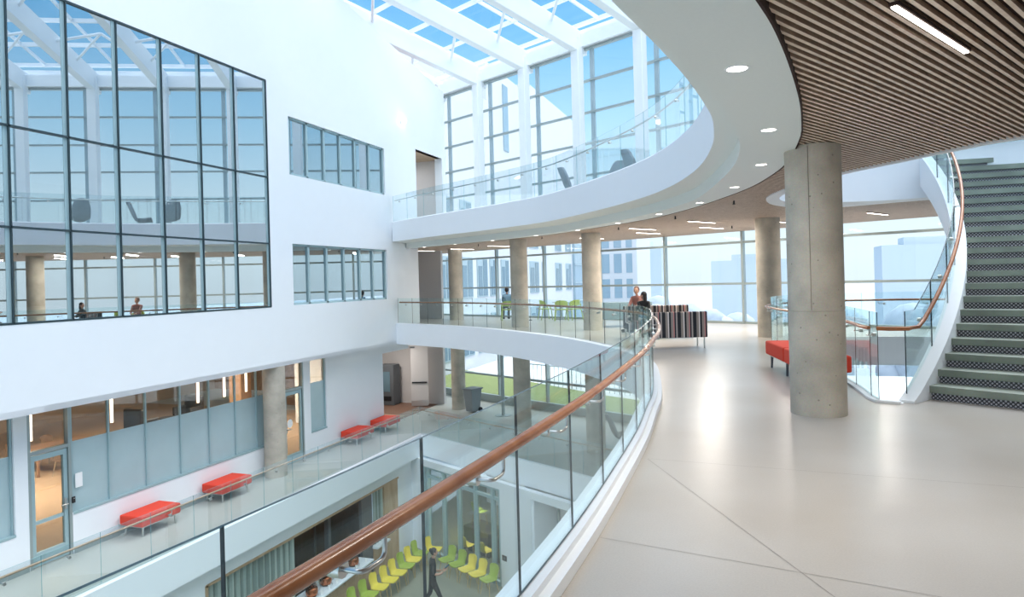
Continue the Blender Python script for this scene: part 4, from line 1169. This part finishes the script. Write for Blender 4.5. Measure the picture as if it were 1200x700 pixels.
# glass wall of the ground floor room
m = MB(); p = q0(2.45, .1); m.box((*p, -6.2), (4.0, .012, 2.96), A0)
gw = struct(m.build('window_11', M['clear1']))
m = MB()
for tt in (.5, .66, 1.55, 2.37, 3.23, 4.07, 4.43):
    p = q0(tt, .08); m.box((*p, -6.2), (.10, .14, 2.96), A0)
p = q0(2.45, .08); m.box((*p, -5.05), (4.0, .12, .09), A0); m.box((*p, -7.62), (4.0, .14, .12), A0); m.box((*p, -4.75), (4.0, .12, .07), A0)
m.build('window_frame', M['teal'], gw)
for tt, lab in ((1.9,'black-draped table behind the ground floor glass wall, left one'),(3.55,'black-draped table behind the ground floor glass wall under the stacked chairs')):
    t = thing('draped_table', lab, 'table', (*q0(tt, 1.5), -7.68), A0)
    m = MB(); m.box((0,0,.40), (1.35,.8,.80)); m.build('tablecloth', M['blackcloth'], t, smooth=True, bevel=.02)
    m = MB(); m.box((0,0,.81), (1.3,.76,.02)); m.build('table_top', M['black'], t)
for tt, oo, zz, rr, lab in ((3.22,1.5,-6.85,.25,'yellow shell chair up on the right black table, left one'),(3.85,1.5,-6.85,-.1,'yellow shell chair up on the right black table, right one'),(2.0,.62,-7.68,.1,'yellow shell chair on the floor in front of the left black table behind glass')):
    put('y', (*q0(tt, oo), zz), A0+rr, lab, 'yellow chairs stored behind the ground floor glass')
put('g', (*q0(1.65, 1.5), -6.85), A0, 'greenish shell chair standing on the left black table behind glass', 'chairs stored behind the ground floor glass')

# ------------------------------------------------------------------ people
def skin_body(name, mats, parent, verts, edges, radii, sub=2, root=0):
    me = bpy.data.meshes.new(name); me.from_pydata(verts, edges, []); o = bpy.data.objects.new(name, me); COL.objects.link(o)
    o.modifiers.new('skin', 'SKIN'); sv = me.skin_vertices[0].data
    for i, r in enumerate(radii): sv[i].radius = (r, r) if not isinstance(r, tuple) else r
    sv[root].use_root = True
    md = o.modifiers.new('sub', 'SUBSURF'); md.levels = sub; md.render_levels = sub
    bpy.context.view_layer.update()
    dg = bpy.context.evaluated_depsgraph_get(); ev = o.evaluated_get(dg); m2 = bpy.data.meshes.new_from_object(ev)
    bpy.data.objects.remove(o)
    for mt in ([mats] if not isinstance(mats, list) else mats): m2.materials.append(mt)
    m2.polygons.foreach_set('use_smooth', [True]*len(m2.polygons))
    r = bpy.data.objects.new(name, m2); COL.objects.link(r); r.parent = parent
    return r
def head(parent, c, yaw, hair, skin, style='short', s=1.):
    R = Matrix.Rotation(yaw, 3, 'Z'); c = Vector(c)
    m = MB(); m.ball((0,0,0), (.075*s,.093*s,.115*s), 18, 14)
    vs = []
    for v in m.v:
        x, y, z = v
        if z < -.02: x *= 1-.9*(-z-.02)/.35; y = y*(1-.3*(-z-.02)/.1) + .02*(-z)/.1
        vs.append((x, y, z))
    m.v = vs
    m.ball((0,.097*s,-.012*s), (.012,.022,.022), 8, 6)                        # nose
    for q in (-1,1): m.ball((q*.078*s,-.005,-.005), (.012,.022,.032), 8, 6)      # ears
    m.ball((0,.088*s,-.056*s), (.026,.010,.009), 8, 6, 1)                       # mouth
    for q in (-1,1): m.ball((q*.03*s,.084*s,.02*s), (.013,.008,.008), 8, 6, 2)   # eyes
    m.v = [tuple(c + R @ Vector(v)) for v in m.v]
    m.build('head', [skin, M['rust'], M['black']], parent, smooth=True, fixn=False)
    h = MB(); h.ball((0,-.018*s,.028*s), (.086*s,.098*s,.108*s), 18, 12)
    h.v = [(x, y if not (y > .045*s and z < .06) else .045*s, z) for x, y, z in h.v]
    if style == 'long': h.ball((0,-.06,-.08), (.085,.05,.15), 14, 10)
    if style == 'bun': h.ball((0,-.10,.07), (.05,.05,.05), 12, 8)
    h.v = [tuple(c + R @ Vector(v)) for v in h.v]
    h.build('hair', hair, parent, smooth=True, fixn=False)
def hand(parent, wrist, dirv, palm_n, mat, grip=.5):
    d = Vector(dirv).normalized(); n = Vector(palm_n).normalized(); s = d.cross(n).normalized(); w = Vector(wrist)
    V = [w, w+d*.045, w+d*.085]; E = [(0,1),(1,2)]; Rr = [(.022,.018),(.036,.016),(.038,.014)]
    o = skin_body('hand', mat, parent, V, E, Rr, 1)
    for i, (off_, ln) in enumerate(((-.030,.066),(-.010,.078),(.010,.074),(.029,.058))):
        b = w+d*.085+s*off_
        p1 = b+d*ln*.45 ; p2 = p1 + (d*(1-grip)+n*grip)*ln*.35; p3 = p2 + (d*(1-1.6*grip)+n*grip*1.4)*ln*.25
        skin_body('finger', mat, parent, [b-d*.02, b, p1, p2, p3], [(0,1),(1,2),(2,3),(3,4)], [.009,.0095,.0085,.008,.0065], 1)
    b = w+d*.035-s*.034
    skin_body('thumb', mat, parent, [b+s*.015, b-s*.008+d*.012, b-s*.014+d*.045+n*.02, b-s*.006+d*.07+n*.035], [(0,1),(1,2),(2,3)], [.012,.0115,.0105,.008], 1)

# walking person on the ground floor, dressed in black, looking at a phone; local +Y is forward
pw = thing('person', 'person in black clothes walking across the ground floor looking at a phone', 'person', (-8.80, 17.35, -7.68), -1.05)
V = [(0,0,.95),(0,.01,1.12),(0,.02,1.30),(0,.02,1.44),(0,.03,1.52),
     (.09,0,.90),(.10,.17,.52),(.10,.33,.09),(.10,.33,.08),
     (-.09,0,.90),(-.10,-.06,.50),(-.10,-.36,.12),
     (.16,.01,1.41),(.22,.02,1.20),(.21,.05,1.12),
     (-.16,.01,1.41),(-.22,-.03,1.20),(-.22,-.02,1.12)]
E = [(0,1),(1,2),(2,3),(3,4),(0,5),(5,6),(6,7),(0,9),(9,10),(10,11),(3,12),(12,13),(13,14),(3,15),(15,16),(16,17),(7,8)]
Rr = [(.15,.11),(.14,.10),(.17,.115),(.12,.085),.052,.10,.068,.045,.04,.10,.068,.045,.066,.05,.048,.066,.05,.048]
skin_body('body', M['blackcl'], pw, V, E, Rr)
for sx, sy in ((1,.33),(-1,-.36)):
    m = MB(); z = .0 if sx > 0 else .02
    m.box((sx*.10, sy+.07, .045+z), (.095,.26,.09)); m.build('shoe', M['black'], pw, smooth=True, bevel=.03)
skin_body('forearm', M['skin'], pw, [(.21,.05,1.12),(.17,.20,1.10),(.12,.30,1.14)], [(0,1),(1,2)], [.042,.036,.026])
skin_body('forearm', M['skin'], pw, [(-.22,-.02,1.12),(-.17,.15,1.06),(-.08,.27,1.10)], [(0,1),(1,2)], [.042,.036,.026])
hand(pw, (.12,.30,1.14), (-.4,.8,.3), (-.5,.1,1), M['skin'], .45)
hand(pw, (-.08,.27,1.10), (.3,.85,.25), (.4,.1,1), M['skin'], .45)
skin_body('neck', M['skin'], pw, [(0,.03,1.48),(0,.045,1.58)], [(0,1)], [.055,.05])
head(pw, (0,.07,1.665), 0, M['hair'], M['skin'], 'bun')
ph = thing('phone', 'dark phone held up by the walking person in black', 'phone', (-8.80+math.cos(-1.05)*.02-math.sin(-1.05)*.42, 17.35+math.sin(-1.05)*.02+math.cos(-1.05)*.42, -7.68+1.24), -1.05)
m = MB(); m.box((0,0,0), (.08,.012,.16), tilt=Matrix.Rotation(-.9, 3, 'X')); m.build('phone_body', M['black'], ph, bevel=.004)
m = MB(); m.box((0,-.005,.006), (.07,.006,.14), tilt=Matrix.Rotation(-.9, 3, 'X')); m.build('phone_screen', M['screen'], ph)

def seated(name_label, loc, rz, top, legs, hair, style, hy=0., lean=0., sc=1.):
    p = thing('person', name_label, 'person', loc, rz); p.scale = (sc, sc, sc)
    V = [(0,-.0,.53),(0,-.02+lean*.4,.68),(0,-.04+lean*.8,.86),(0,-.03+lean,.99),(0,-.02+lean,1.05),
         (.15,.0+lean,.97),(.16,.12+lean,.78),(.12,.30+lean,.70),
         (-.15,.0+lean,.97),(-.16,.12+lean,.78),(-.12,.30+lean,.70)]
    E = [(0,1),(1,2),(2,3),(3,4),(3,5),(5,6),(6,7),(3,8),(8,9),(9,10)]
    Rr = [(.15,.10),(.145,.11),(.165,.115),(.12,.085),.055,.064,.05,.04,.068,.05,.04]
    skin_body('torso', top, p, V, E, Rr)
    V = [(0,-.0,.55),(.09,0.03,.55),(.11,.40,.54),(.11,.42,.10),(-.09,0.03,.55),(-.11,.40,.54),(-.11,.42,.10)]
    skin_body('legs', legs, p, V, [(0,1),(1,2),(2,3),(0,4),(4,5),(5,6)], [.10,.085,.066,.045,.085,.066,.045])
    for s in (-1, 1):
        m = MB(); m.box((s*.11,.48,.045), (.09,.25,.09)); m.build('shoe', M['black'], p, smooth=True, bevel=.03)
        hand(p, (s*.12,.30+lean,.70), (-s*.5,.8,-.15), (0,.1,-1), M['skin'], .4)
    skin_body('neck', M['skin'], p, [(0,-.02+lean,1.02),(0,-.01+lean,1.10)], [(0,1)], [.052,.048])
    head(p, (0,.0+lean,1.19), hy, hair, M['skin'], style)
    return p
seated('man in a rust-brown top sitting on a green chair behind the striped sofas', (-3.28, 20.05, .035), 2.7, M['rust'], M['greydark'], M['hairb'], 'short', .3)
seated('dark-haired woman sitting on the second striped sofa, head bent', (-2.795, 18.15, .10), ad+PI, M['black'], M['bluecl'], M['hair'], 'long', -2.2, .02, .86)
seated('person with dark hair and blue top seated left of the column at the green chairs', (-9.55, 26.2, .035), .5, M['bluecl'], M['greydark'], M['hair'], 'short', -.3, .10)

# ------------------------------------------------------------------ outside
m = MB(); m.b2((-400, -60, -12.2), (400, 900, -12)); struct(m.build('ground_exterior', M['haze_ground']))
m = MB(); m.b2((-17.9, 26, -4.35), (9, 42, -4.15)); struct(m.build('path_exterior', M['paving']))
m = MB(); m.prism([[(-15.5,33.0),(-8.9,29.4),(-1,26.2),(-1,29.2),(-7,32.6),(-17.9,40.5),(-17.9,34.5)]], -4.15, -4.05)
o = m.build('lawn', M['lawn']); o['kind'] = 'structure'
t = thing('apartment_building', 'white building with tall blue windows outside the glazing', 'building', (-18, 31, -4.2))
m = MB(); m.b2((-14, -1.0, 0), (0, 15, 18.9)); m.b2((-14, 15, 0), (0, 25, 21.8)); m.b2((-14, 25, 0), (0, 46, 22.8)); m.build('facade_wall', M['facade'], t)
m = MB(); m.b2((-10, 38.6, -.0), (.25, 46.2, 9.6)); m.build('glass_bay', M['bluewin'], t)
for i in range(5):
    m = MB(); m.b2((.25, 38.6, 1.6+i*1.9), (.32, 46.2, 1.72+i*1.9)); m.build('bay_spandrel', M['extwin2'], t)
rows = [(9.7,11.6),(12.4,14.3),(14.8,16.0),(17.1,18.8),(24.1,26.6),(27.6,28.9),(32.0,34.2),(35.8,37.9),(3.5,5.5),(6.3,8.3)]
for zb, zt in ((4.75, 7.45), (.9, 3.55), (8.6, 11.2)):
    for a, b in rows:
        m = MB(); m.b2((-.1, a, zb), (.05, b, zt)); f = m.build('window', M['extwin2'], t)
        m = MB(); m.b2((.02, a+.15, zb+.1), (.07, a+(b-a)*.45, zt-.55)); m.b2((.02, a+(b-a)*.55, zb+.1), (.07, b-.1, zt-.1)); m.build('pane', M['extwin'], f)
m = MB(); m.b2((-.1, 18.4, 15.9), (.06, 19.5, 21.0)); m.build('window_slot', M['bluewin'], t)
t = thing('office_block', 'second white block with blue windows beyond the first building', 'building', (-17.6, 89, -12))
m = MB(); m.b2((-3.4,0,0), (3.2,12,26)); m.build('facade_wall', M['facade'], t)
for zb in (11, 14.3, 17.6, 20.9):
    for x0, x1 in ((-2.9,-.4),(.2,1.2),(1.8,2.6)):
        m = MB(); m.b2((x0,-.06,zb), (x1,.05,zb+2.5)); m.build('window', M['bluewin'], t)
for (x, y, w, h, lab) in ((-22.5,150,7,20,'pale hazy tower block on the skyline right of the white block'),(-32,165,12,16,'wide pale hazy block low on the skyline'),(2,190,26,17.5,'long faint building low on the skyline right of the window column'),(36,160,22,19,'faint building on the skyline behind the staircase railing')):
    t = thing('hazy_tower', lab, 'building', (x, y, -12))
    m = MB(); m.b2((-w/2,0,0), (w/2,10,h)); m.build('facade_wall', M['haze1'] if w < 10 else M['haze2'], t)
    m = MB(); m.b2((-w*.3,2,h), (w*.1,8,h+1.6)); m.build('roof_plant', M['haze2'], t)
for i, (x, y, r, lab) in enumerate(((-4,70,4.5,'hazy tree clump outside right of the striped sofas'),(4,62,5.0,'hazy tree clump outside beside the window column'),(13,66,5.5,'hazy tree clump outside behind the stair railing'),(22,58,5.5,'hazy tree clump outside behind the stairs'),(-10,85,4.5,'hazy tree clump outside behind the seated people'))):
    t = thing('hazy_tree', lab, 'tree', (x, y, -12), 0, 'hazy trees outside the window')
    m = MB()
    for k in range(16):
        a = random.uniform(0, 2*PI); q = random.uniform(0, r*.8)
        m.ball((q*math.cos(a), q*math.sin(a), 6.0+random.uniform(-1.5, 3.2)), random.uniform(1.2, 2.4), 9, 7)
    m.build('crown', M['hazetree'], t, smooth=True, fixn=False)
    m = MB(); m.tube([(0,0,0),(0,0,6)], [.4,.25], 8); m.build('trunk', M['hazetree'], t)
t = thing('guard_rail', 'thin metal guard rail outside beyond the lawn', 'railing', (-12, 36.2, -4.15), -.455)
m = MB(); m.tube([(0,0,1.1),(9,0,1.1)], .03, 8); m.tube([(0,0,.15),(9,0,.15)], .02, 8); m.build('rails', M['alu'], t)
for i in range(30):
    m = MB(); m.tube([(i*.31,0,0),(i*.31,0,1.1)], .016 if i % 5 else .03, 6); m.build('baluster', M['alu'], t)

# ------------------------------------------------------------------ sky, added fill suns, lamps
w = bpy.data.worlds.new('sky'); SC.world = w; w.use_nodes = True
N, L = w.node_tree.nodes, w.node_tree.links
bg = N['Background']; tc = N.new('ShaderNodeTexCoord'); sx = N.new('ShaderNodeSeparateXYZ')
L.new(tc.outputs['Generated'], sx.inputs[0])
r = N.new('ShaderNodeValToRGB'); e = r.color_ramp.elements
e[0].position = 0; e[0].color = (.72, .83, .90, 1)
e[1].position = 1; e[1].color = (.07, .26, .62, 1)
for p, c in ((.03, (.76, .89, .96)), (.10, (.70, .87, .97)), (.22, (.42, .70, .93)), (.34, (.19, .50, .83)), (.55, (.10, .36, .74))):
    q = e.new(p); q.color = (*c, 1)
L.new(sx.outputs['Z'], r.inputs[0]); L.new(r.outputs[0], bg.inputs[0]); bg.inputs[1].default_value = .98

def sun(name, d, st, ang, col=(1, 1, 1)):
    l = bpy.data.lights.new(name, 'SUN'); l.energy = st; l.angle = math.radians(ang); l.color = col
    o = bpy.data.objects.new(name, l); COL.objects.link(o)
    o.rotation_euler = Vector(d).to_track_quat('-Z', 'Y').to_euler()
    return o
sun('sky_fill', (-.22, -.10, -1), 2.6, 70, (1, .95, .88))  # added soft fill from overhead, brightening the atrium walls
sun('north_fill', (-.30, -.75, -.85), 2.2, 36, (1, .96, .92))  # added fill from the glazing side to lift the interior
sun('south_fill', (-.25, .62, -.8), 1.5, 50, (1, .96, .92))  # added fill from behind the camera to lighten the fascias
def area(name, loc, d, sx_, sy_, en, col=(1, .95, .9)):
    l = bpy.data.lights.new(name, 'AREA'); l.shape = 'RECTANGLE'; l.size = sx_; l.size_y = sy_; l.energy = en; l.color = col
    o = bpy.data.objects.new(name, l); COL.objects.link(o); o.location = loc
    o.rotation_euler = Vector(d).to_track_quat('-Z', 'Y').to_euler()
    return o
for i, (a, b, lab) in enumerate(strips):
    if i in (6, 7): continue
    o = area('strip_lamp', ((a[0]+b[0])/2, (a[1]+b[1])/2, 2.98), (0, 0, -1), 1.2, .06, 55, (1, .92, .82)); o.rotation_euler = (0, 0, sa)
for i, (x, y) in enumerate(dl[:9]):
    l = bpy.data.lights.new('downlight_lamp', 'SPOT'); l.energy = 42; l.spot_size = 2.2; l.spot_blend = .8; l.color = (1, .9, .78); l.shadow_soft_size = .06
    o = bpy.data.objects.new('downlight_lamp', l); COL.objects.link(o); o.location = (x, y, 2.98)
area('corridor_fill', (-15.0, 25.4, -.75), (0, 0, -1), 1.2, .3, 60, (1, .95, .9))  # added fill for the dark lower corridor, no fixture there
area('classroom_fill', (-19.0, 12.0, -.75), (0, 0, -1), 3, 1, 380, (1, .82, .66)); area('classroom_fill', (-19.0, 20.0, -.75), (0, 0, -1), 3, 1, 380, (1, .82, .66))  # two added fills that lift the dim classroom
p = q0(2.5, 2.2); area('store_fill', (*p, -4.6), (0, 0, -1), 2.2, .3, 120, (1, .9, .78))  # added fill so the stored chairs show behind the glass
area('corridor_fill', (-15.0, 26.4, 7.0), (0, 0, -1), 1.2, .3, 24, (.95, .97, 1))  # added fill that lightens the inside of the top doorway
area('hall_lamp', (-7.5, 14.0, -4.53), (0, 0, -1), .1, .1, 1, (1, .9, .8))

# ------------------------------------------------------------------ camera
cd = bpy.data.cameras.new('camera'); co = bpy.data.objects.new('camera', cd); COL.objects.link(co)
cd.sensor_fit = 'HORIZONTAL'; cd.sensor_width = 36; cd.lens = 24.0; cd.clip_end = 2000; cd.clip_start = .05
co.location = (0, 0, 1.6)
yaw, roll = math.radians(19.6), math.radians(1.5)
co.matrix_world = Matrix.Translation((0, 0, 1.6)) @ Matrix.Rotation(yaw, 4, 'Z') @ Matrix.Rotation(PI/2, 4, 'X') @ Matrix.Rotation(-roll, 4, 'Z')
ru, rv = 0., 20.5                               # principal point 20.5 px above the picture centre
cd.shift_y = -rv/1200
SC.camera = co
SC.cycles.max_bounces = 10; SC.cycles.diffuse_bounces = 5; SC.cycles.glossy_bounces = 5
SC.cycles.transparent_max_bounces = 40; SC.cycles.transmission_bounces = 8
SC.cycles.sample_clamp_indirect = 6
SC.cycles.caustics_reflective = False; SC.cycles.caustics_refractive = False
SC.view_settings.view_transform = 'Standard'
SC.view_settings.look = 'None'
SC.view_settings.exposure = .35
